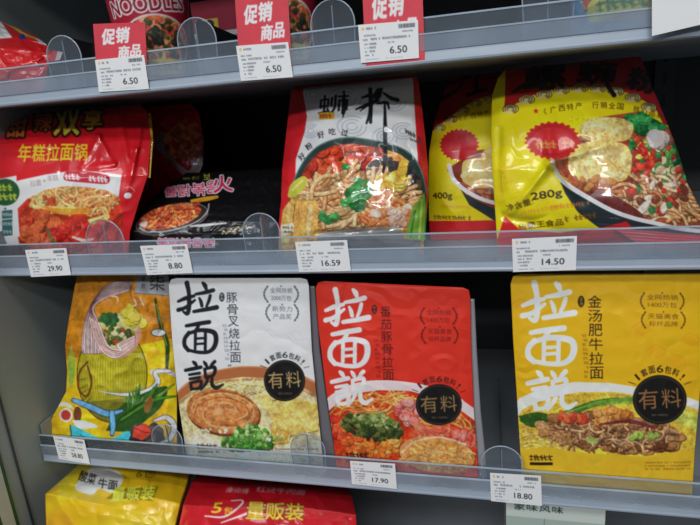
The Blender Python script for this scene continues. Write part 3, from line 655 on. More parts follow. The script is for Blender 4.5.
for i in range(10): a.squiggle(582.5 + i * .25, 586 + i * .25, 336 + i * 4.5, 2.8, (150, 110, 24), 30 + i)
wreath(a, 662, 301.5, '全网热销', '1400万包', (110, 80, 22), 31); wreath(a, 663, 320.5, '天猫美食', '标杆品牌', (110, 80, 22), 31)
badge(a, 659.5, 399.5, 27, (150, 104, 62), 24.5); a.arctext('\\1套面6包料!/', 659.5, 401, 33.5, 32, -56, 56, 6.6, 7.4, (44, 34, 18), bold=.012)
pouch(L, R, a, 'yellow beef noodle pouch with white brush lettering, right end of lower shelf', shift(L[2:], 2, 0, .004), [(x - 3, y, Y + .004) for i, (x, y, Y) in enumerate(R[2:])], (150, 148, 150), 5)

# ------------------------------------------------------------------ yellow illustrated bag
L = [(78, 272, .05), (74, 290, .045), (69, 318, .04), (65, 345, .04), (67, 372, .035), (66, 392, .03), (54, 414, .025), (43, 436, .018), on(46, .014, PL)]
R = [(168, 272, .055), (172, 300, .05), (176, 350, .045), (177, 400, .035), (177, 430, .025), (177, 445, .02), on(178, .016, PL)]
a = Art(36, 264, 186, 470, (204, 134, 26), k=5)
a.poly([(36, 350), (186, 330), (186, 470), (36, 470)], (232, 184, 26)); a.poly([(140, 328), (186, 322), (186, 400), (140, 400)], (236, 190, 24)); a.poly([(36, 264), (186, 264), (186, 335), (120, 350), (36, 365)], (200, 128, 24)); a.mottle(9, .22, 3)
a.mottle(30, .1, 5)
for i in range(46):
    x = 70 + a.r.random() * 100; y = 272 + a.r.random() * 70; a.stroke([(x, y), (x + 3, y + 2), (x + 6, y + 1)], .7, (150, 90, 20), .6)
a.ell(112, 375, 35, 47, (60, 62, 16), 0); a.ell(112, 375, 34, 46, (178, 168, 34), 0); a.ell(106, 368, 22, 34, (204, 194, 48), 0, .7, soft=.7)
a.setclip(); a.cliptoell(112, 375, 34, 46)
for i in range(60):
    th = a.r.uniform(-2.8, -.1) + math.pi; x, y = 112 + 34 * math.cos(th), 375 + 46 * math.sin(th)
    a.stroke([(x, y), (x * .72 + 112 * .28, y * .8 + 368 * .2)], [1, .3], (100, 92, 20), .7, sm=False)
a.poly([(78, 402), (146, 396), (150, 430), (76, 430)], (96, 96, 28), .7); a.setclip()
for i in range(120):
    x, y = 60 + a.r.random() * 120, 268 + a.r.random() * 80; a.stroke([(x, y), (x + 4 * a.r.uniform(-1, 1), y + 3), (x + 6 * a.r.uniform(-1, 1), y + 6)], .6, (134, 74, 16), .5)
for i in range(26):
    q = i / 25; x = 83 + 58 * q; a.stroke([(x, 350 + 6 * math.sin(q * 3.1)), (112 + (x - 112) * 1.12, 375), (x, 405 - 4 * math.sin(q * 3.1))], .6, (120, 108, 20), .55)
a.ell(118, 334, 22, 20, (120, 50, 30)); a.ell(118, 332, 21, 18, (196, 190, 120)); a.stroke([(98, 326), (102, 348), (118, 356), (134, 346), (140, 326)], [5, 6, 5], (206, 150, 130)); a.stroke([(99, 336), (106, 350), (118, 355), (132, 347)], 1, (120, 30, 30))
a.cluster(117, 338, 17, 9, [(80, 110, 40), (150, 150, 70), (170, 60, 40), (60, 80, 30), (220, 210, 160)], 70, 2.2, seed=3)
a.cluster(110, 320, 10, 4, [(40, 100, 40), (30, 76, 30)], 20, 2.6, seed=4, asp=2); a.cluster(130, 317, 8, 8, [(206, 190, 50), (224, 210, 80)], 18, 3, seed=5); a.cluster(138, 322, 6, 5, [(224, 200, 70)], 8, 3, seed=6)
for i in range(11):
    o = i * 2.1; col = (232, 218, 212) if i % 2 else (206, 170, 170); P = [(132 - i * .3, 281 + i * 1.0), (110 - i * .5, 285 + i * 1.4), (95 - i * .8 + o * .3, 300 + o * .4), (86 + o * .55, 322), (83 + o * .9, 345), (84 + o * .8, 353)]
    a.stroke(P, 2.6, (90, 60, 60)); a.stroke(P, 1.7, col)
for i in range(7): a.stroke([(90 + i * 1.5, 318 + i), (96 + i * 2, 340 + i), (106 + i * 2.5, 354 - i * .6), (118, 357 - i * 2), (134, 346 - i * 1.5)], 2, (120, 60, 60)); a.stroke([(90 + i * 1.5, 318 + i), (96 + i * 2, 340 + i), (106 + i * 2.5, 354 - i * .6), (118, 357 - i * 2), (134, 346 - i * 1.5)], 1.3, (230, 190, 186) if i % 2 else (236, 222, 210))
for P in ([(112, 297), (117, 298), (118, 302)], [(134, 300), (136, 305), (133, 307)], [(140, 298), (143, 306)]): a.stroke(P, 1.3, (220, 210, 200))
a.stroke([(155, 300), (160, 325), (167, 345), (166, 372)], [2, 4, 5, 3], (40, 70, 24)); a.stroke([(156, 305), (161, 326), (166, 345)], 1.2, (130, 150, 60))
a.ell(158, 333, 8, 4, (60, 60, 60)); a.ell(158, 333, 7, 3.2, (214, 216, 214)); a.stroke([(152, 372), (166, 371), (176, 376)], [5, 5, 3], (210, 214, 214))
P = [(100, 391), (125, 394), (146, 391), (157, 382), (155, 372), (170, 371)]; a.stroke(P, [1, 4, 6, 6, 5, 4], (70, 74, 74)); a.stroke(P, [.6, 3, 4.8, 4.8, 4, 3], (224, 228, 230))
a.stroke([(88, 362), (80, 372), (79, 388), (87, 396), (92, 382), (88, 366)], 2, (110, 60, 20)); a.poly([(72, 345), (76, 372), (70, 388), (68, 362)], (150, 176, 60), sm=True)
a.poly([(106, 430), (118, 408), (140, 394), (166, 386), (162, 404), (148, 418), (130, 430)], (44, 84, 30), sm=True)
for i in range(16):
    x = 116 + i * 3.4; P = [(112 + i * .6, 425 - i * .4), (128 + i * 1.6, 412 - i * .8), (x + 10, 396 - (i % 5) * 3)]; a.stroke(P, [3, 5, 1.5], (30, 64, 22)); a.stroke(P, [2, 3.6, 1], [(80, 140, 40), (50, 110, 36), (120, 160, 60)][i % 3])
a.stroke([(74, 400), (90, 406), (108, 413), (122, 410)], [5, 7, 7, 3], (40, 60, 90)); a.stroke([(74, 400), (90, 406), (108, 413), (122, 410)], [3.6, 5.4, 5.4, 2], (110, 170, 214)); a.stroke([(112, 412), (113, 425), (112, 434)], [6, 6, 4], (40, 70, 110)); a.stroke([(112, 412), (113, 425), (112, 433)], [4.6, 4.6, 3], (110, 180, 222))
a.ell(66, 415, 7, 7, (230, 222, 214)); a.ell(66, 415, 5, 5, (196, 60, 50)); a.stroke([(57, 405), (66, 404), (73, 408)], [3, 4, 2], (224, 224, 220)); a.ell(78, 414, 4, 8, (110, 60, 36)); a.poly([(72, 420), (84, 420), (98, 426), (80, 428)], (232, 232, 234), sm=True)
P = [(70, 424), (78, 427), (96, 436), (112, 438), (128, 430), (136, 436), (126, 442), (100, 444), (82, 443), (72, 438)]; a.poly(P, (24, 90, 110), sm=True); a.poly([(x * .96 + 104 * .04, y * .96 + 436 * .04) for x, y in P], (70, 196, 210), sm=True); a.stroke([(80, 434), (92, 440), (110, 441)], 1, (30, 120, 150)); a.stroke([(86, 437), (104, 441)], 1, (190, 236, 240))
a.cluster(146, 433, 13, 9, [(70, 60, 56), (96, 86, 80), (50, 44, 42)], 26, 4, seed=12, hl=.2); a.poly([(134, 426), (146, 423), (152, 432), (142, 440), (132, 436)], (214, 70, 54)); a.stroke([(134, 427), (145, 432), (152, 432)], .9, (130, 30, 24), sm=False); a.ell(148, 404, 4, 9, (140, 100, 50), 15)
P = [(154, 420), (166, 417), (174, 426), (170, 438), (158, 444)]; a.stroke(P, [3, 6, 7, 6, 3], (80, 80, 84)); a.stroke(P, [2, 4.6, 5.4, 4.6, 2], (214, 214, 216))
a.poly([(138, 272), (170, 270), (170, 296), (134, 294)], (160, 162, 166)); a.text('柒', 157, 283, 15, 16, (36, 36, 42), bold=.01); a.text('螺', 143, 279, 4, 5, (60, 60, 66)); a.text('粉', 143, 286, 4, 5, (60, 60, 66))
a.stroke([(134, 294), (170, 296)], .8, (90, 90, 96))
a.mottle(3, .16, 61); t = thing('noodle_bag', base_of(L, R), 'yellow bag with a clay pot and noodles drawing, left end of lower shelf', 'noodle bag')
package('bag_body', L, R, a, M_MATTE, t, tf=.018, tb=.03, wr=.004, wcell=36, seed=8, folds=[(44, 436, 80, 395, 5, -.004), (176, 446, 150, 420, 5, .004)])
# ------------------------------------------------------------------ white and red snail noodle bag
L = [on(292, .108, ZT - .0045), (291, 92, .098), (287, 125, .078), (282, 170, .056), (281, 200, .045), (278, 230, .035), on(278.5, .03, PM)]
R = [on(417, .108, ZT - .0045), (419, 85, .1), (423, 115, .082), (428, 165, .056), (428, 200, .045), (426, 225, .038), on(425, .03, PM)]
a = Art(268, 52, 440, 262, (200, 28, 36), k=5); a.mottle(26, .06)
panel = [(302, 52), (303, 92), (308, 118), (306, 132), (297, 160), (296, 200), (420, 200), (416, 150), (414, 110), (412, 52)]
a.poly(panel, (222, 224, 228)); a.setclip(panel)
for x, y, r in ((314, 95, 12), (345, 100, 16), (392, 103, 13), (312, 132, 9), (352, 128, 14), (384, 138, 12), (402, 132, 11)):
    for k in (1, .68, .36): a.stroke([(x + r * k * math.cos(q), y + r * .72 * k * math.sin(q)) for q in np.linspace(0, 5.4, 12)], 1.4, (186, 190, 196))
a.setclip()
bowl = [(292, 192), (296, 178), (306, 160), (318, 148), (334, 141), (352, 139), (380, 143), (400, 149), (412, 157), (421, 172), (426, 192)]
a.poly(bowl + [(426, 262), (280, 262)], (36, 58, 56)); a.stroke(bowl, 1.3, (90, 120, 112))
a.setclip([(x * .955 + 358 * .045, y + 5.5) for x, y in bowl] + [(424, 262), (282, 262)]); a.poly([(268, 130), (440, 130), (440, 262), (268, 262)], (214, 146, 70)); a.mottle(7, .3, 4)
a.cluster(342, 160, 40, 16, [(206, 62, 32), (214, 78, 42), (180, 44, 24)], 50, 4.8, asp=1.7, seed=3, hl=.4, dark=.32, rot=-20, crot=-8)
a.cluster(310, 172, 9, 10, [(206, 56, 28), (180, 44, 24)], 12, 5, seed=4)
a.cluster(384, 172, 16, 11, [(44, 36, 32), (64, 50, 42), (30, 26, 26)], 50, 3, asp=2.4, seed=5); a.cluster(410, 190, 11, 26, [(40, 40, 42), (60, 60, 64), (28, 30, 30)], 70, 3.4, asp=2.2, seed=6, hl=.3)
a.strands(350, 200, 56, 24, [(224, 160, 96), (236, 186, 130), (206, 130, 70), (230, 172, 110)], 150, 36, 3.6, rot=-24, spread=26, seed=7, dark=.4)
a.strands(385, 210, 24, 16, [(214, 120, 54), (232, 150, 84), (200, 100, 44)], 50, 24, 3.4, rot=30, spread=40, seed=8)
a.cluster(392, 181, 16, 6, [(238, 190, 60), (228, 170, 40), (244, 206, 96)], 26, 4, asp=2, seed=9, rot=-15); a.poly([(398, 162), (406, 160), (404, 176), (394, 182)], (236, 180, 60), sm=True)
a.cluster(358, 195, 12, 14, [(36, 130, 60), (60, 150, 70), (24, 100, 44)], 34, 2.8, asp=2.4, seed=10); a.cluster(330, 213, 8, 6, [(40, 130, 60), (80, 160, 80)], 10, 2.4, asp=2, seed=11); a.ell(346, 167, 4, 3, (36, 130, 60)); a.stroke([(350, 188), (360, 183), (368, 180)], 3, (50, 150, 70))
a.cluster(394, 214, 22, 9, [(240, 200, 180), (232, 180, 150), (226, 130, 70)], 30, 3.6, seed=12, hl=.6, asp=2)
a.grain(); a.setclip()
P = [(280, 232), (284, 206), (294, 192), (302, 196), (312, 198), (316, 232), (308, 236)]
a.poly([(278, 248), (283, 210), (292, 198), (320, 200), (318, 236), (300, 242), (286, 250)], (220, 170, 84)); a.stroke([(290, 205), (287, 240)], 4, (236, 196, 120)); a.stroke([(302, 205), (298, 238)], 5, (226, 164, 84)); a.stroke([(312, 205), (309, 234)], 4, (238, 200, 140)); a.stroke([(296, 204), (292, 240)], 1, (150, 96, 40))
a.poly([(288, 196), (292, 184), (304, 176), (309, 180), (304, 190), (294, 198)], (196, 192, 70), sm=True); a.stroke([(293, 190), (304, 180)], 2, (226, 222, 120))
a.poly([(281, 225), (295, 222), (294, 232), (281, 236)], (236, 226, 196)); a.squiggle(283, 293, 227, 2.4, (80, 70, 60), 3); a.squiggle(283, 292, 231.5, 2.4, (80, 70, 60), 4)
a.setclip([(276, 250), (283, 206), (292, 196), (320, 198), (320, 238), (286, 252)]); a.grain(); a.setclip(); a.poly([(404, 236), (412, 205), (424, 192), (428, 240), (415, 240)], (110, 160, 50)); a.stroke([(414, 210), (410, 236)], 2, (60, 110, 30)); a.stroke([(421, 200), (419, 238)], 2.4, (170, 200, 90)); a.stroke([(426, 200), (425, 236)], 1.5, (60, 110, 30))
a.poly([(318, 232), (340, 228), (366, 226), (400, 226), (404, 238), (420, 240), (420, 262), (300, 262), (318, 240)], (120, 116, 110)); a.stroke([(318, 233), (345, 229), (380, 226), (402, 228)], .9, (196, 190, 180))  # shaded underside of the bag, painted on as a grey patch
K = (22, 22, 26)
a.text('蛳', 334, 106, 29, 20, K, rot=-3, bold=.012, shear=.1); a.stroke([(344, 92), (345, 110), (343, 119)], [2, 3, 1], K)
for P, w in (([(362, 99), (370, 96)], (2, 4)), ([(378, 91), (374, 97), (369, 102)], (4, 4, 1)), ([(356, 111), (368, 106), (378, 102)], (2, 4, 2)), ([(370, 90), (370, 112), (366, 125)], (4, 4, 2)), ([(368, 106), (360, 113)], (3, 1)), ([(371, 106), (370, 124)], (3, 3)),
             ([(381, 90), (378, 98), (371, 104)], (3, 4, 1)), ([(383, 94), (390, 99), (397, 101)], (2, 4, 4)), ([(377, 105), (386, 104), (388, 110)], (2, 3, 2)), ([(384, 104), (384, 130), (384, 160), (382, 172)], (2, 4, 4, 2))): a.stroke(P, list(w), K)
a.poly([(320, 114), (335, 114), (335, 121), (320, 121)], (214, 170, 40)); a.squiggle(321, 334, 117.5, 4, (180, 60, 30), 3)
for ch, x, y, r in zip('好粉好吃过', (303, 310, 322, 333, 345), (157, 147, 136, 133, 134), (-40, -35, -15, -5, 8)): a.text(ch, x, y, 6.5, 6.5, K, rot=r, bold=.015)
a.squiggle(404, 420, 132, 4, (50, 50, 54), 7, slope=.5); a.squiggle(409, 421, 140, 2.5, (70, 70, 74), 8, slope=.3)
t = thing('noodle_bag', base_of(L, R), 'white snail noodle bag with red sides and big bowl of peanuts, middle shelf', 'noodle bag')
package('bag_body', L, R, a, M_CRINKLE, t, tf=.026, tb=.03, pu=2.6, pv=3, wr=.0026, wcell=44, seed=17, folds=[(332, 160, 344, 205, 9, .008), (345, 205, 350, 222, 5, .006), (412, 180, 418, 215, 5, .004), (400, 178, 424, 172, 4, -.003), (318, 232, 400, 226, 3, -.004)])
s = Art(280, 40, 430, 70, (120, 20, 26), k=2)
package('top_seal', [on(293.5, .1095, ZT - .001), on(292.5, .109, ZT - .0065)], [on(415, .1095, ZT - .001), on(416.5, .109, ZT - .0065)], s, M_FILM, t, tf=.0006, tb=.001, crimp=.0004)

# ------------------------------------------------------------------ yellow 280 g bags
def yellow_art(x0, y0, x1, y1):
    a = Art(x0, y0, x1, y1, (238, 208, 14), k=5); return a
L = [on(506, .115, ZT - .0045), (498, 78, .102), (492, 96, .088), (491, 130, .066), (492, 170, .045), (495, 210, .036), on(498, .03, PM)]
R = [on(640, .118, ZT - .0045), (651, 84, .104), (664, 115, .083), (678, 150, .062), (688, 184, .045), (700, 208, .036), on(712, .03, PM)]
a = yellow_art(482, 50, 722, 262); a.mottle(30, .04)
top = [(482, 50), (722, 50), (722, 130), (663, 125), (654, 107), (630, 95), (606, 89), (580, 88), (555, 91), (530, 98), (505, 112), (494, 114), (482, 116)]
a.poly(top, (164, 18, 26)); a.poly([(482, 50), (505, 50), (506, 100), (505, 113), (482, 118)], (238, 208, 14))
for x, y in ((512, 110), (528, 101), (545, 96), (562, 92), (580, 90), (598, 90), (615, 93), (632, 99), (648, 108)):
    a.ell(x, y, 8, 4.5, (216, 196, 130), -12)
    for k in (1, .7, .4): a.stroke([(x + 8 * k * math.cos(q), y + 4.5 * k * math.sin(q)) for q in np.linspace(2.6, 7.4, 10)], .8, (50, 40, 20))
K = (24, 16, 16)
for ch, x, y, w, h, r in (('螺', 546, 77, 40, 27, -4), ('蛳', 597, 74, 36, 24, 4), ('粉', 643, 81, 30, 24, 12)): a.text(ch, x, y, w, h, K, rot=r, shear=.12, bold=.035)
a.stroke([(514, 93), (524, 87), (540, 83)], [2, 5, 2], K); a.stroke([(606, 70), (607, 86), (613, 97)], [3, 4, 5], K)
def star(a, x, y, r, c): a.poly([(x + (r if i % 2 == 0 else r * .42) * math.sin(i * math.pi / 5), y - (r if i % 2 == 0 else r * .42) * math.cos(i * math.pi / 5)) for i in range(10)], c)
star(a, 537.5, 112.5, 3.2, (200, 36, 36))
for i, ch in enumerate('《广西特产 行销全国 核心品牌'):
    if ch == ' ': continue
    q = i / 14; x = 548 + 113 * q; y = 113 - 30 * q * (1 - q) + 3 * q; a.text(ch, x - 1.5, y, 6.4 if ch != '《' else 3, 6.4, (70, 62, 16), rot=-12 + 30 * q, bold=.012)
def seal(a, cx, cy, rx, ry, c=(190, 30, 40)):
    p = []
    for i in range(48):
        q = i * 2 * math.pi / 48; k = 1 + .055 * (1 if i % 2 else -1); p.append((cx + rx * k * math.cos(q), cy + ry * k * math.sin(q)))
    a.poly(p, c, sm=True)
for i in range(70):
    x = 500 + a.r.random() * 60; y = 160 + a.r.random() * 50; a.stroke([(x, y), (x + 5, y - 2)], .6, (214, 170, 10), .6)
# bowl picture
rim = [(556, 168), (562, 178), (572, 186), (588, 196), (610, 208), (632, 216), (656, 222), (680, 228), (722, 234)]
bowlp = [(556, 168), (560, 150), (580, 136), (590, 124), (620, 118), (650, 122), (668, 136), (682, 160), (690, 190), (722, 200), (722, 262)]
a.poly(rim + [(722, 262), (640, 262), (618, 238), (596, 224), (578, 210), (566, 192)], (34, 46, 52))
a.setclip([(560, 172), (556, 160), (578, 140), (592, 120), (640, 112), (670, 128), (686, 160), (700, 196), (722, 205), (722, 236), (680, 228), (632, 216), (588, 196)])
a.poly([(540, 100), (722, 100), (722, 262), (540, 262)], (150, 70, 44)); a.mottle(8, .3, 3)
a.cluster(646, 124, 18, 9, [(30, 130, 60), (20, 100, 44), (60, 160, 80)], 40, 3.4, asp=2.6, rot=10, seed=3); a.cluster(676, 158, 9, 12, [(24, 110, 50), (14, 80, 36)], 20, 3.4, seed=4)
a.cluster(640, 155, 34, 15, [(196, 40, 34), (214, 70, 40), (50, 130, 60), (226, 190, 80), (240, 222, 180), (150, 40, 30), (90, 150, 70)], 170, 3.0, asp=1.6, seed=5, hl=.5)
a.cluster(664, 182, 26, 16, [(60, 140, 70), (200, 190, 130), (222, 180, 150), (210, 60, 50), (40, 110, 56)], 60, 3.4, asp=1.8, seed=6, hl=.5)
a.strands(652, 198, 46, 18, [(214, 150, 96), (190, 112, 64), (232, 182, 136)], 70, 30, 3, rot=25, spread=30, seed=7, dark=.35)
a.strands(690, 208, 24, 12, [(198, 130, 70), (222, 160, 100)], 34, 26, 3.2, rot=22, spread=20, seed=8, dark=.35)
a.cluster(660, 196, 34, 14, [(50, 130, 64), (190, 50, 40), (230, 210, 190), (120, 60, 40)], 26, 3, asp=2, seed=28, hl=.4)
a.cluster(655, 142, 9, 8, [(214, 196, 190), (196, 170, 160)], 5, 6, asp=1.3, seed=20)
a.poly([(566, 196), (600, 190), (630, 204), (640, 216), (600, 212)], (110, 44, 40), sm=True)
a.grain(); a.setclip()
def tofu(a, cx, cy, rx, ry, seed):
    a.ell(cx + 1, cy + 2, rx, ry, (140, 86, 36)); r = random.Random(seed); p = [(cx + rx * (.94 + .1 * r.random()) * math.copysign(abs(math.cos(q)) ** .7, math.cos(q)), cy + ry * (.94 + .1 * r.random()) * math.copysign(abs(math.sin(q)) ** .7, math.sin(q))) for q in np.linspace(0, 6.0, 14)]
    a.poly(p, (226, 192, 108), sm=True); a.cluster(cx, cy, rx * .86, ry * .82, [(228, 196, 116), (236, 208, 136), (218, 180, 98), (240, 218, 156)], 150, 2.0, asp=1.8, seed=seed, hl=.2, dark=.93)
    a.ell(cx - rx * .2, cy - ry * .35, rx * .5, ry * .35, (244, 226, 170), 0, .5, soft=.8)
tofu(a, 606, 131, 26, 12, 9); tofu(a, 600, 162, 30, 20, 10); a.setclip([(570, 118), (636, 118), (634, 184), (566, 184)]); a.grain(); a.setclip(); a.cluster(590, 182, 24, 5, [(200, 130, 60), (176, 90, 50)], 20, 3, asp=2, seed=12)
a.ell(655, 138, 7, 9, (222, 208, 204), -30); a.ell(653, 136, 4, 5, (244, 238, 236), -30, .8, soft=.8)
a.stroke(rim, [4.5, 4.5, 4, 4], (232, 232, 232)); a.stroke([(556, 168), (556, 156), (566, 146)], [4, 3, 2], (226, 226, 226))
seal(a, 553.5, 141, 26, 17.5); a.ell(553.5, 141, 22, 14, (176, 24, 34)); a.ell(553.5, 141, 20.5, 12.8, (194, 36, 44)); a.squiggle(538, 572, 145, 7, (206, 150, 70), 3, .8)
a.text('净含量:', 521, 203.5, 28, 6.8, (60, 50, 16), rot=-17, bold=.01); a.text('280g', 548, 194, 30, 9.4, (40, 34, 14), rot=-9, bold=.03)
a.squiggle(520, 562, 212, 4, (226, 150, 40), 4, .6, -.2); a.squiggle(552, 588, 206, 4, (200, 120, 40), 5, .6, -.15)
a.text('霸王食品', 546, 222, 36, 6.6, (60, 44, 14), rot=-7, bold=.008); a.squiggle(566, 596, 217, 5, (120, 80, 20), 9, .8, -.15); a.squiggle(520, 526, 226, 4, (90, 60, 20), 12)
a.poly([(505, 216), (520, 228), (560, 231), (600, 226), (625, 219), (640, 236), (640, 262), (500, 262), (497, 240)], (204, 30, 36)); a.mottle(20, .04, 4)
t = thing('noodle_bag', base_of(L, R), 'bright yellow bag reading 280g in full view, right end of middle shelf', 'noodle bag', 'yellow snail noodle bags')
package('bag_body', L, R, a, M_CRINKLE, t, tf=.028, tb=.03, pu=2.6, pv=2.6, wr=.0026, wcell=60, seed=23, folds=[(553, 162, 512, 212, 4, .008), (553, 162, 604, 146, 4, .008), (556, 162, 576, 192, 4, .007), (553, 162, 550, 132, 5, .008), (500, 130, 500, 190, 4, -.003), (505, 216, 560, 228, 4, -.003)])
s = Art(600, 215, 722, 262, (206, 34, 44), k=2)
package('bottom_seal', [(612, 228, .0125), (650, 251, .009)], [(712, 236, .0125), (722, 254, .009)], s, M_FILM, t, tf=.0008, tb=.0012, crimp=.0003)

# the one half hidden behind it
L = [on(452, .17, ZT - .0045), (444, 92, .155), (434, 122, .138), (429, 152, .124), (428, 190, .112), (429, 222, .104), on(430, .102, PM)]
R = [on(560, .175, ZT - .0045), (572, 100, .155), (584, 150, .13), (590, 190, .11), (590, 222, .106), (590, 236, .104), on(590, .102, PM)]
a = yellow_art(420, 50, 600, 262); a.mottle(30, .05)
a.poly([(420, 50), (600, 50), (600, 95), (490, 96), (470, 104), (450, 118), (434, 130), (420, 136)], (140, 18, 24))
for x, y in ((440, 128), (452, 120), (464, 111), (476, 104), (490, 100), (504, 97)):
    a.ell(x, y, 6, 3.5, (206, 190, 110), -30)
    for k in (1, .6): a.stroke([(x + 6 * k * math.cos(q), y + 3.5 * k * math.sin(q)) for q in np.linspace(2.6, 7.4, 10)], .7, (60, 50, 20))
a.stroke([(440, 100), (455, 92), (462, 84)], [3, 4, 2], K); a.stroke([(450, 84), (470, 76)], 3, K); a.stroke([(468, 96), (486, 90)], 4, K); a.stroke([(478, 72), (476, 92)], 3, K)
star(a, 454.5, 122, 2.2, (170, 60, 30))
for i, ch in enumerate('《广西特产'): a.text(ch, 461 + i * 6.5, 119.5 - i * 1.5, 2.6 if i == 0 else 5, 5, (96, 84, 20), rot=-18)
a.poly([(448, 170), (455, 164), (480, 150), (600, 140), (600, 236), (497, 222), (470, 196)], (130, 50, 36))
a.setclip([(448, 170), (462, 160), (600, 130), (600, 226), (510, 205), (476, 195)]); a.cluster(480, 190, 30, 8, [(150, 60, 50), (110, 40, 40), (196, 110, 60)], 60, 3, seed=3); a.setclip()
a.poly([(450, 168), (456, 184), (468, 194), (482, 202), (500, 210), (600, 232), (600, 246), (520, 236), (492, 218), (470, 204)], (30, 42, 48)); a.stroke([(450, 165), (454, 178), (464, 188), (480, 197), (500, 203), (540, 212), (600, 224)], [4.5, 4, 4], (226, 226, 226))
tofu(a, 482, 172, 20, 15, 7); tofu(a, 505, 158, 24, 12, 8)
seal(a, 460, 145, 19, 15)
a.text('400g', 443, 196, 20, 8, (36, 32, 14), rot=-2, bold=.03); a.squiggle(440, 472, 206, 3, (214, 150, 40), 4, .6); a.squiggle(434, 470, 217, 4, (110, 84, 20), 5, .8)
a.poly([(420, 221), (500, 219), (600, 226), (600, 262), (420, 262)], (200, 28, 34))
t = thing('noodle_bag', base_of(L, R), 'yellow bag half hidden behind the 280g bag, left of it', 'noodle bag', 'yellow snail noodle bags')
package('bag_body', L, R, a, M_FILM, t, tf=.02, tb=.03, pu=2.6, pv=2.6, wr=.0025, wcell=50, seed=29)

# ------------------------------------------------------------------ red rice cake noodle bag and the one behind it
L = [on(-60, .09, ZT - .0045), (-72, 150, .045), (-78, 190, .04), (-76, 235, .035), on(-74, .03, PM)]
R = [on(140, .125, ZT - .0045), (147, 112, .105), (151, 140, .075), (148, 175, .05), (139, 202, .042), (130, 232, .035), on(128, .03, PM)]
a = Art(-90, 80, 162, 275, (206, 20, 32), k=4); a.mottle(30, .07)
ring = [(-90, 210), (-40, 195), (0, 186), (22, 180), (45, 175), (72, 171), (95, 172), (120, 175), (117, 197), (105, 196)]
a.poly(ring + [(100, 275), (-90, 275)], (232, 226, 226))
a.setclip([(18, 208), (28, 198), (44, 190), (62, 186), (84, 187), (104, 190), (118, 197), (122, 215), (124, 262), (24, 262), (18, 235)])
a.poly([(-90, 170), (162, 170), (162, 275), (-90, 275)], (196, 50, 28)); a.mottle(8, .35, 4)
a.strands(74, 198, 42, 12, [(236, 160, 80), (226, 124, 56), (242, 190, 110)], 120, 20, 2.2, rot=0, spread=60, curl=1.4, seed=3)
a.cluster(45, 205, 12, 8, [(214, 190, 120), (200, 70, 40)], 20, 3.4, seed=4)
a.stroke([(46, 208), (64, 210), (86, 210)], [6, 8, 6], (238, 150, 50)); a.stroke([(48, 206), (64, 207), (84, 207)], 1.5, (250, 200, 110))
a.stroke([(76, 228), (90, 221), (106, 216)], [5, 7, 5], (226, 196, 90)); a.stroke([(78, 225), (92, 219), (104, 215)], 1.4, (246, 228, 150))
a.cluster(40, 228, 20, 15, [(206, 70, 34), (222, 100, 50), (186, 44, 26)], 60, 4.6, asp=1.8, seed=5, hl=.4)
a.cluster(80, 240, 34, 14, [(206, 44, 34), (186, 30, 26), (226, 90, 60)], 70, 5, asp=2, seed=6, hl=.45); a.stroke([(72, 236), (84, 240), (92, 238)], [2, 4, 2], (246, 214, 200)); a.stroke([(35, 226), (36, 238), (30, 246)], [5, 7, 5], (224, 100, 60)); a.stroke([(47, 228), (52, 240), (58, 246)], [3, 4, 2], (110, 104, 60))
a.grain(); a.setclip()
a.poly([(12, 246), (60, 246), (70, 250), (80, 275), (10, 275)], (200, 30, 36))
a.poly([(-30, 185), (17, 176), (18, 205), (20, 235), (0, 241), (-30, 244)], (228, 228, 230)); a.ell(6, 192, 14, 13, (30, 84, 44))
a.squiggle(-4, 17, 187.5, 6, (196, 206, 60), 3); a.squiggle(-4, 17, 196.5, 6, (196, 206, 60), 4); a.text('+', 6, 208, 3, 3, (30, 70, 60))
for y in (214, 223, 231): a.poly([(3, y - 4), (13, y - 5), (13, y + 3), (3, y + 4)], (50, 96, 96)); a.squiggle(4, 12, y - .4, 3, (200, 214, 214), y)
a.text('拉面', 35.5, 183, 10.5, 6.2, (150, 130, 132), rot=-6); a.text('+', 44, 181, 2.4, 2.4, (150, 60, 60)); a.text('年糕', 52, 178.3, 10.5, 6.2, (150, 130, 132), rot=-6)
P = [(62, 178), (66, 172), (84, 172), (104, 175), (108, 180), (104, 184), (86, 183), (66, 181)]; a.poly(P, (186, 24, 44), sm=True); a.squiggle(64, 82, 177, 5, (250, 236, 236), 3, .95, .05); a.squiggle(84, 106, 178.5, 5, (250, 236, 236), 4, .95, .08)
for ch, x, y, w, h, c0, c1 in (('甜', -8, 127, 14, 22, (190, 90, 30), (190, 90, 30)), ('甜', 17, 128, 18, 20, (196, 96, 30), (206, 110, 36)), ('辣', 43, 122, 17, 19, (206, 112, 36), (216, 140, 40)), ('双', 67, 121, 24, 30, (214, 190, 50), (206, 204, 60)), ('享', 92, 120, 19, 20, (214, 180, 50), (206, 160, 50)))[1:]:
    a.text(ch, x, y, w, h, c0, rot=-2, shear=.15, bold=.03, out=(46, 14, 16), ow=2.2, grad=c1)
for i, ch in enumerate('年糕拉面锅'): a.text(ch, 25 + i * 13.6, 154 - (i * .2) , 12.4, 17 - i * .2, (240, 206, 30), shear=.12, bold=.02)
a.ell(127, 193, 6, 5, (190, 30, 40)); a.ell(126.5, 195.5, 4, 3, (240, 236, 236)); a.stroke([(123, 188), (129, 187), (134, 191)], .8, (230, 160, 160))
t = thing('noodle_bag', base_of(L, R), 'red puffed bag with yellow lettering and rice cake bowl, middle shelf left end', 'noodle bag', 'red rice cake noodle bags')
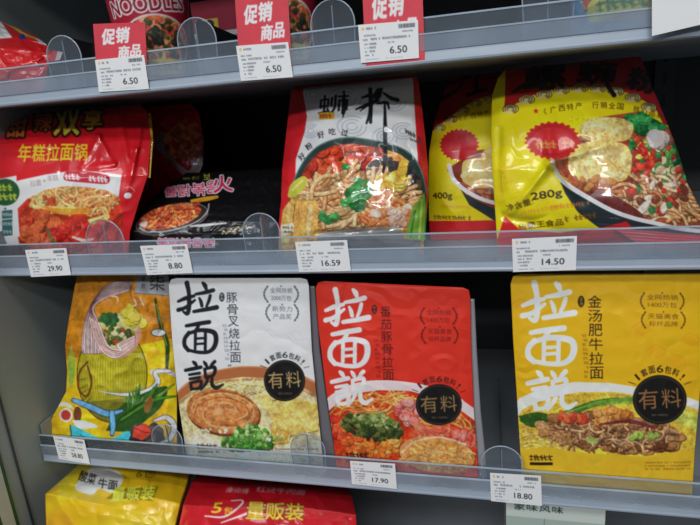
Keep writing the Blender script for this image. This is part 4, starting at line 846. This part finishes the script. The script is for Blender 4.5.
package('bag_body', L, R, a, M_CRINKLE, t, tf=.03, tb=.03, pu=2.2, pv=2.4, wr=.003, wcell=50, seed=31, folds=[(97, 138, 80, 168, 3, .004), (97, 138, 112, 165, 3, .004), (112, 165, 80, 170, 3, .003), (118, 118, 128, 170, 4, .005), (140, 130, 130, 180, 3, .004), (134, 150, 124, 200, 3, .003)])
s = Art(138, 108, 158, 186, (196, 150, 40), k=4); s.mottle(3, .5, 3, (70, 40, 16))
package('side_seal', [(144.5, 114, .1035), (147, 140, .0755), (145, 177, .0505)], [(151, 113, .1045), (153.5, 140, .0765), (150.5, 178, .0515)], s, M_FILM, t, tf=.0006, tb=.001, crimp=.0005, ncr=160)

L = [on(112, .225, ZT - .0045), (108, 130, .215), (108, 200, .2), on(110, .195, PM)]
R = [on(190, .225, ZT - .0045), (199, 112, .218), (204, 140, .21), (203, 165, .205), (192, 190, .2), (178, 208, .196), on(172, .195, PM)]
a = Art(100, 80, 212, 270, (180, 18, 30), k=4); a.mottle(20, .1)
a.poly([(152, 146), (160, 132), (170, 135), (205, 158), (200, 175), (185, 178)], (150, 140, 146)); a.poly([(164, 150), (169, 144), (190, 162), (186, 170)], (140, 20, 36), sm=True); a.squiggle(167, 188, 152, 4, (190, 150, 150), 3, .9, .6)
a.cluster(184, 140, 16, 18, [(206, 120, 60), (186, 90, 40), (222, 150, 84), (180, 60, 34)], 80, 3.4, asp=1.8, seed=3); a.cluster(170, 124, 8, 4, [(214, 40, 44)], 10, 3, seed=4)
t = thing('noodle_bag', base_of(L, R), 'red bag in the shade, behind the red puffed bag and the black pack', 'noodle bag', 'red rice cake noodle bags')
package('bag_body', L, R, a, M_FILM, t, tf=.02, tb=.03, wr=.004, wcell=24, seed=37)

# ------------------------------------------------------------------ black noodle pack
L = [(186, 173, .148), (161, 191, .11), (144, 208, .075), (132, 224, .05), (130, 232, .044), on(131, .042, PM)]
R = [(283, 168, .15), (284, 180, .125), (282, 196, .10), (277, 222, .052), (274, 232, .046), on(272, .043, PM)]
a = Art(120, 160, 292, 262, (13, 12, 14), k=5); a.mottle(12, .1)
a.ell(172, 219, 37, 14.5, (120, 118, 118), -13); a.ell(172, 219, 36, 13.6, (44, 42, 42), -13); a.setclip(); a.cliptoell(170, 216.5, 32, 11.5, -13)
a.poly([(120, 190), (220, 190), (220, 250), (120, 250)], (150, 50, 26)); a.strands(170, 216, 32, 11, [(226, 120, 50), (206, 84, 36), (240, 160, 80), (190, 60, 30)], 130, 15, 2.0, rot=-10, spread=60, curl=1.2, seed=3); a.grain(); a.setclip()
a.stroke([(140, 228), (150, 232), (172, 230), (196, 222), (207, 212), (209, 204)], [2, 1.5, 1.2, 1.4], (200, 196, 192), .8); a.ell(144, 224, 4, 2.6, (190, 188, 186), -20)
a.stroke([(192, 201), (206, 199), (217, 197)], [3, 4.6, 3], (226, 160, 44)); a.stroke([(193, 206), (200, 202)], 2, (200, 60, 30))
P_, Wt = (214, 62, 104), (250, 240, 244)
for ch, x, y, w, h in (('불', 171, 191.5, 12, 9.5), ('닭', 184.5, 190.5, 13, 11), ('볶', 199, 189.5, 13.5, 12), ('음', 212, 187, 12, 12)): a.text(ch, x, y, w, h, P_, rot=-4, bold=.02, out=Wt, ow=.9)
a.text('火', 222.5, 184, 19, 16, (206, 50, 92), rot=-6, bold=.03, out=Wt, ow=1.0)
a.squiggle(183, 193, 178.5, 2.5, (130, 140, 60), 3); a.text('까르', 196, 178.2, 7, 4, (150, 160, 50), rot=-3); a.text('보', 207, 176.8, 7, 6, (176, 186, 60), rot=-5, bold=.02)
a.stroke([(190, 226), (204, 225), (226, 223)], [1, 3, 1.5], (232, 232, 234), .85); a.stroke([(134, 231), (190, 233.5), (282, 232)], .9, (110, 108, 110), .8)  # white highlight band painted onto the black film, then the fold line
for i, (x, y) in enumerate(((222, 233), (229, 231), (236, 229), (243, 228))): a.stroke([(x, y + 1), (x + 2, y - 2.5), (x + 4, y + .5), (x + 6, y - 1.5)], .9, (206, 190, 130))
for i, ch in enumerate('불닭볶음면'): a.text(ch, 163 + i * 11.5, 242.5, 10.5, 8.5, P_, bold=.02, out=Wt, ow=.7)
t = thing('noodle_pack', base_of(L, R), 'black glossy noodle pack with pink lettering and red noodle dish', 'noodle pack')
package('pack_body', L, R, a, M_FILM, t, tf=.006, tb=.012, pu=4, pv=4, wr=.0022, wcell=18, seed=41)

# ------------------------------------------------------------------ top shelf
L = [(-50, 0, .10), (-56, 20, .07), (-58, 48, .04), on(-58, .03, PT)]
R = [(36, 36, .08), (46, 44, .06), (52, 54, .05), (48, 66, .04), on(42, .035, PT)]
a = Art(-70, -10, 66, 100, (206, 24, 30), k=4)
a.poly([(-70, -10), (10, -10), (46, 40), (-10, 46), (-70, 40)], (196, 24, 30)); a.poly([(-70, 0), (0, 20), (12, 38), (-70, 44)], (224, 226, 228)); a.stroke([(-20, 10), (6, 22), (24, 34), (44, 42)], [6, 3, 2], (222, 180, 60)); a.ell(22, 37, 3, 3, (40, 60, 150)); a.poly([(36, 38), (46, 42), (48, 46), (38, 43)], (226, 224, 224))
for i in range(14): a.stroke([(4 + i * 3, 50 + (i * 7) % 11), (8 + i * 3, 60 + (i * 5) % 9)], .8, (232, 80, 76), .6)
t = thing('noodle_bag', base_of(L, R), 'red and white bag at the left end of the top shelf', 'noodle bag')
package('bag_body', L, R, a, M_CRINKLE, t, tf=.018, tb=.03, wr=.004, wcell=24, seed=43, folds=[(0, 48, 40, 50, 3, .005), (10, 70, 44, 56, 3, .004)])
s = Art(44, 44, 70, 70, (186, 40, 42), k=3); s.poly([(58, 50), (66, 52), (62, 60), (54, 64)], (180, 176, 176))
package('end_seal', [(52.5, 50, .052), (49, 62, .044)], [(63, 52, .05), (60, 60, .046)], s, M_FILM, t, tf=.0008, tb=.001, crimp=.0004)

def cup(px, Y, label, art, Rt=.046, Rb=.036, H=.104, group=None, nm='noodle_cup'):
    x = onx(px, Y, PT + .03); t = thing(nm, (x, Y, PT), label, 'noodle cup', group)
    na, nz = 240, 150; A0 = math.atan2(CAM[1] - Y, CAM[0] - x)          # the printed face is turned toward the shopper
    an = A0 + np.linspace(-math.pi, math.pi, na, endpoint=False); zz = np.linspace(0, 1, nz)
    AN, ZZ = np.meshgrid(an, zz); Rr = Rb + (Rt - Rb) * ZZ + .0012 * np.exp(-((ZZ - .97) / .02) ** 2) + .0008 * np.exp(-((ZZ - .03) / .02) ** 2)
    V = np.stack([x + Rr * np.cos(AN), Y + Rr * np.sin(AN), PT + H * ZZ], -1)
    rel = np.clip((AN - A0) / (math.pi / 2), -1, 1); AX = art.x0 + (art.x1 - art.x0) * (.5 + .5 * rel); AY = art.y1 - (art.y1 - art.y0) * ZZ
    col = art.sample(AX, AY).reshape(-1, 3); idx = np.arange(na * nz).reshape(nz, na); r = np.roll(idx, -1, 1)
    f = np.stack([idx[:-1], r[:-1], r[1:], idx[1:]], -1).reshape(-1, 4); vs = np.vstack([V.reshape(-1, 3), [[x, Y, PT + .002]]])
    fs = [tuple(map(int, q)) for q in f] + [(na * nz, int(r[0, j]), int(idx[0, j])) for j in range(na)]
    me = raw(vs, fs, True); set_print(me, np.vstack([col, col[:1]])); link('cup_body', me, t, [M_CUP])
    mb = MB(); n = 48
    ring = lambda R_, z: [(x + R_ * math.cos(2 * math.pi * i / n), Y + R_ * math.sin(2 * math.pi * i / n), z) for i in range(n)]
    prof = [(Rt + .0002, PT + H + .0005), (Rt + .002, PT + H + .001), (Rt + .0022, PT + H + .003), (Rt + .001, PT + H + .0042), (0.001, PT + H + .0046)]
    vs = []; fs = []
    for R_, z in prof: vs += ring(R_, z)
    for k in range(len(prof) - 1): fs += [(k * n + i, k * n + (i + 1) % n, (k + 1) * n + (i + 1) % n, (k + 1) * n + i) for i in range(n)]
    mb.add(vs, fs + [tuple(range(n - 1, -1, -1)), tuple(range((len(prof) - 1) * n, len(prof) * n))]).build('lid', M_WHITE, t, True)
    return t
def cup_art(base, dark):
    a = Art(0, 0, 120, 104, base, k=4)      # 0..120 spans half the way round, 0..104 top to bottom
    a.poly([(0, 0), (120, 0), (120, 3), (0, 3)], (230, 220, 220))
    for s, y, h, w in (('CUP', 7, 13, 50), ('NOODLES', 23, 15, 78)):
        a.text(s, 58, y, w, h, base, rot=-3, bold=.03, out=(240, 226, 228), ow=1.6); a.text(s, 58, y, w, h, dark, rot=-3)
    X, Y_, RX, RY = 64, 63, 38, 30
    a.ell(X, Y_, RX, RY, (226, 206, 208)); a.ell(X, Y_, RX - 2, RY - 2, (150, 70, 50)); a.setclip(); a.cliptoell(X, Y_, RX - 2, RY - 2)
    a.strands(X, Y_, RX, RY, [(222, 180, 110), (204, 150, 84)], 110, 18, 2, spread=90, curl=1.4, seed=3)
    a.cluster(X - 4, Y_ - 2, RX - 4, RY - 5, [(206, 90, 50), (226, 120, 70), (220, 176, 80), (60, 70, 40), (190, 60, 50), (40, 44, 36), (226, 150, 110)], 260, 2.9, asp=1.5, seed=4, hl=.4); a.cluster(X, Y_ - 8, 9, 6, [(40, 44, 34), (70, 76, 50)], 20, 2.6, seed=5); a.grain(); a.setclip()
    P = [(40, 82), (50, 79), (80, 79), (92, 82), (92, 92), (80, 95), (50, 95), (40, 92)]; a.poly(P, (216, 196, 96), sm=True); a.squiggle(48, 86, 87, 8, (120, 104, 50), 5)
    return a
ca = cup_art((160, 26, 48), (120, 14, 30))
cup(157, .055, 'maroon noodle cup behind the leftmost red promotion card', ca, group='maroon noodle cups')
cup(281, .055, 'maroon noodle cup behind the second red promotion card', ca, group='maroon noodle cups')
b = Art(0, 0, 120, 104, (86, 150, 196), k=4); b.mottle(12, .25, 3, (190, 214, 226))
b.ell(60, 58, 40, 26, (214, 216, 214)); b.cluster(60, 60, 38, 22, [(206, 120, 80), (226, 190, 120), (190, 70, 60), (90, 130, 80)], 120, 4, seed=3)
P = [(34, 76), (44, 72), (90, 71), (102, 76), (102, 88), (92, 93), (44, 93), (34, 88)]; b.poly(P, (206, 196, 84), sm=True)
b.squiggle(42, 96, 80, 8, (60, 120, 80), 5); b.squiggle(44, 94, 89, 3, (150, 130, 40), 6)
for i in range(12): b.stroke([(6 + i * 2.4, 84), (6 + i * 2.4, 92)], 1.3, (40, 96, 160), .7, sm=False)
cup(622, .045, 'blue noodle cup at the right end of the top shelf', b, Rt=.05, Rb=.042)
# carton behind the cups
q = [at(186, -26, .22), at(236, -30, .22)]; xa, xb = float(q[0][0]), float(q[1][0])
ca2 = Art(0, 0, 50, 110, (120, 122, 126), k=3); ca2.poly([(0, 0), (50, 0), (50, 38), (0, 38)], (150, 40, 60)); ca2.poly([(3, 22), (26, 22), (26, 36), (3, 36)], (206, 180, 60)); ca2.cluster(12, 29, 7, 4, [(60, 40, 60), (40, 30, 40)], 14, 2.4, seed=3); ca2.poly([(0, 38), (50, 38), (50, 44), (0, 44)], (190, 190, 194))
t = thing('noodle_carton', ((xa + xb) / 2, .22, PT), 'grey carton at the back, right of the first maroon cup', 'carton')
sheet('printed_face', ca2, [(xa, .2195, PT + .12), (xb, .2195, PT + .12), (xb, .2195, PT), (xa, .2195, PT)], t, res=2)
MB().box(xa, xb, .2202, .28, PT, PT + .12, bev=.002).build('carton_body', M_SILVER, t)

# ------------------------------------------------------------------ bottom deck
L = [(92, 452, .10), (68, 474, .02), (45, 494, -.035), (46, 525, -.05), on(60, -.055, PB + .02), on(64, -.05, PB)]
R = [(192, 464, .10), (188, 480, .03), (180, 504, -.03), (174, 530, -.05), on(174, -.055, PB + .02), on(174, -.05, PB)]
a = Art(36, 440, 240, 760, (228, 184, 22), k=3); a.mottle(24, .06); a.poly([(60, 470), (110, 456), (90, 490), (60, 500)], (236, 204, 40), .8, sm=True); a.ell(150, 530, 60, 24, (236, 200, 60), 0, .8, soft=.6); a.ell(60, 530, 24, 24, (214, 150, 30), 0, .7, soft=.6)
a.poly([(80, 480), (96, 466), (120, 474), (122, 484), (112, 494), (100, 490), (92, 496), (76, 490)], (226, 226, 222), sm=True); a.text('酸菜', 88, 478.5, 17, 11, (40, 40, 34), rot=18, bold=.02)
a.text('牛面', 108, 485.5, 19, 10, (40, 40, 34), rot=8, bold=.02)
a.poly([(106, 500), (118, 490), (158, 487), (152, 502)], (150, 130, 20)); a.text('量贩装', 133, 494.5, 42, 14, (232, 240, 70), rot=-3, shear=.25, bold=.02); a.text('6包', 146, 474.5, 20, 8, (120, 96, 20), rot=-4, shear=.3)
t = thing('noodle_multipack', base_of(L, R), 'yellow pillow multipack under the lower shelf, left end', 'noodle multipack')
package('bag_body', L, R, a, M_FILM, t, tf=.02, tb=.05, res=1.2, pu=3, pv=4, wr=.005, wcell=34, seed=47, folds=[(48, 494, 90, 470, 5, .004)])
L = [(200, 470, .10), (192, 482, .03), (183, 505, -.03), (178, 530, -.05), on(180, -.055, PB + .02), on(180, -.05, PB)]
R = [(345, 484, .10), (352, 496, .03), (356, 515, -.03), (357, 535, -.05), on(356, -.055, PB + .02), on(356, -.05, PB)]
a = Art(166, 455, 374, 760, (196, 20, 34), k=3); a.mottle(20, .08)
a.text('康师傅', 238, 491.5, 22, 6, (226, 214, 216), rot=4, shear=.3); a.text('红烧牛肉面', 281, 491.5, 48, 6.5, (226, 214, 216), rot=4, shear=.3)
a.stroke([(206, 517), (225, 518), (240, 508), (243, 502), (232, 502)], [1.4, 2, 1.6, 1], (236, 216, 220)); a.stroke([(222, 524), (250, 514), (270, 504)], [1, 2.4, 1], (240, 226, 228))
a.text('5', 218, 509, 9, 10, (232, 206, 40), shear=.25, bold=.03); a.text('包', 229, 512, 8, 8, (232, 206, 40), shear=.2, bold=.02)
for i, ch in enumerate('量贩装'): a.text(ch, 256 + i * 19, 512 + i * .6, 18, 17, (226, 204, 50), rot=2, shear=.05, bold=.02, out=(150, 16, 20), ow=1)
t = thing('noodle_multipack', base_of(L, R), 'red pillow multipack under the lower shelf, beside the yellow one', 'noodle multipack')
package('bag_body', L, R, a, M_CRINKLE, t, tf=.02, tb=.05, res=1.2, pu=3, pv=4, wr=.003, wcell=40, seed=53)
# pale carton with green lettering
q = on(506, .05, .79); r_ = on(606, .05, .79); xa, xb = onx(506, .05, .79), onx(606, .05, .79); ztop = float(at(550, 503, .05)[2])
b = Art(0, 0, 100, 200, (206, 214, 206), k=3)
for i, ch in enumerate('家味风味'): b.text(ch, 14 + i * 13, 7.5, 11, 8, (40, 70, 60), bold=.02)
b.poly([(0, 20), (100, 20), (100, 200), (0, 200)], (170, 186, 176)); b.stroke([(40, 20), (38, 60)], .8, (120, 130, 124))
t = thing('noodle_carton', ((xa + xb) / 2, .05, PB), 'pale carton with dark green lettering under the lower shelf, below the 18.80 tag', 'carton')
sheet('printed_face', b, [(xa, .0495, ztop), (xb, .0495, ztop), (xb, .0495, PB), (xa, .0495, PB)], t, res=1.5)
MB().box(xa, xb, .0502, .16, PB, ztop, bev=.002).build('carton_body', M_WHITE, t)

# ------------------------------------------------------------------ light
def area(name, loc, size, sy, power, target, col=(1, 1, 1)):
    l = bpy.data.lights.new(name, 'AREA'); l.shape = 'RECTANGLE'; l.size = size; l.size_y = sy; l.energy = power; l.color = col
    o = bpy.data.objects.new(name, l); C.objects.link(o); o.location = loc; o.rotation_euler = (Vector(target) - Vector(loc)).to_track_quat('-Z', 'Y').to_euler()
for x in (-1.0, .3):
    for y, p in ((-.85, 6), (-2.1, 15), (-3.4, 36)):
        area('ceiling_lamp', (x, y, 2.75), 1.2, .3, p, (x, y * .75, 0), (.96, .98, 1))
w = bpy.data.worlds.new('store'); bpy.context.scene.world = w; w.use_nodes = True
bg = w.node_tree.nodes['Background']; bg.inputs['Color'].default_value = (.85, .92, 1, 1); bg.inputs['Strength'].default_value = .075
vs = bpy.context.scene.view_settings; vs.view_transform = 'Standard'; vs.look = 'None'; vs.exposure = -0.08; vs.gamma = 1; vs.use_curve_mapping = False
bpy.context.scene.cycles.transparent_max_bounces = 24
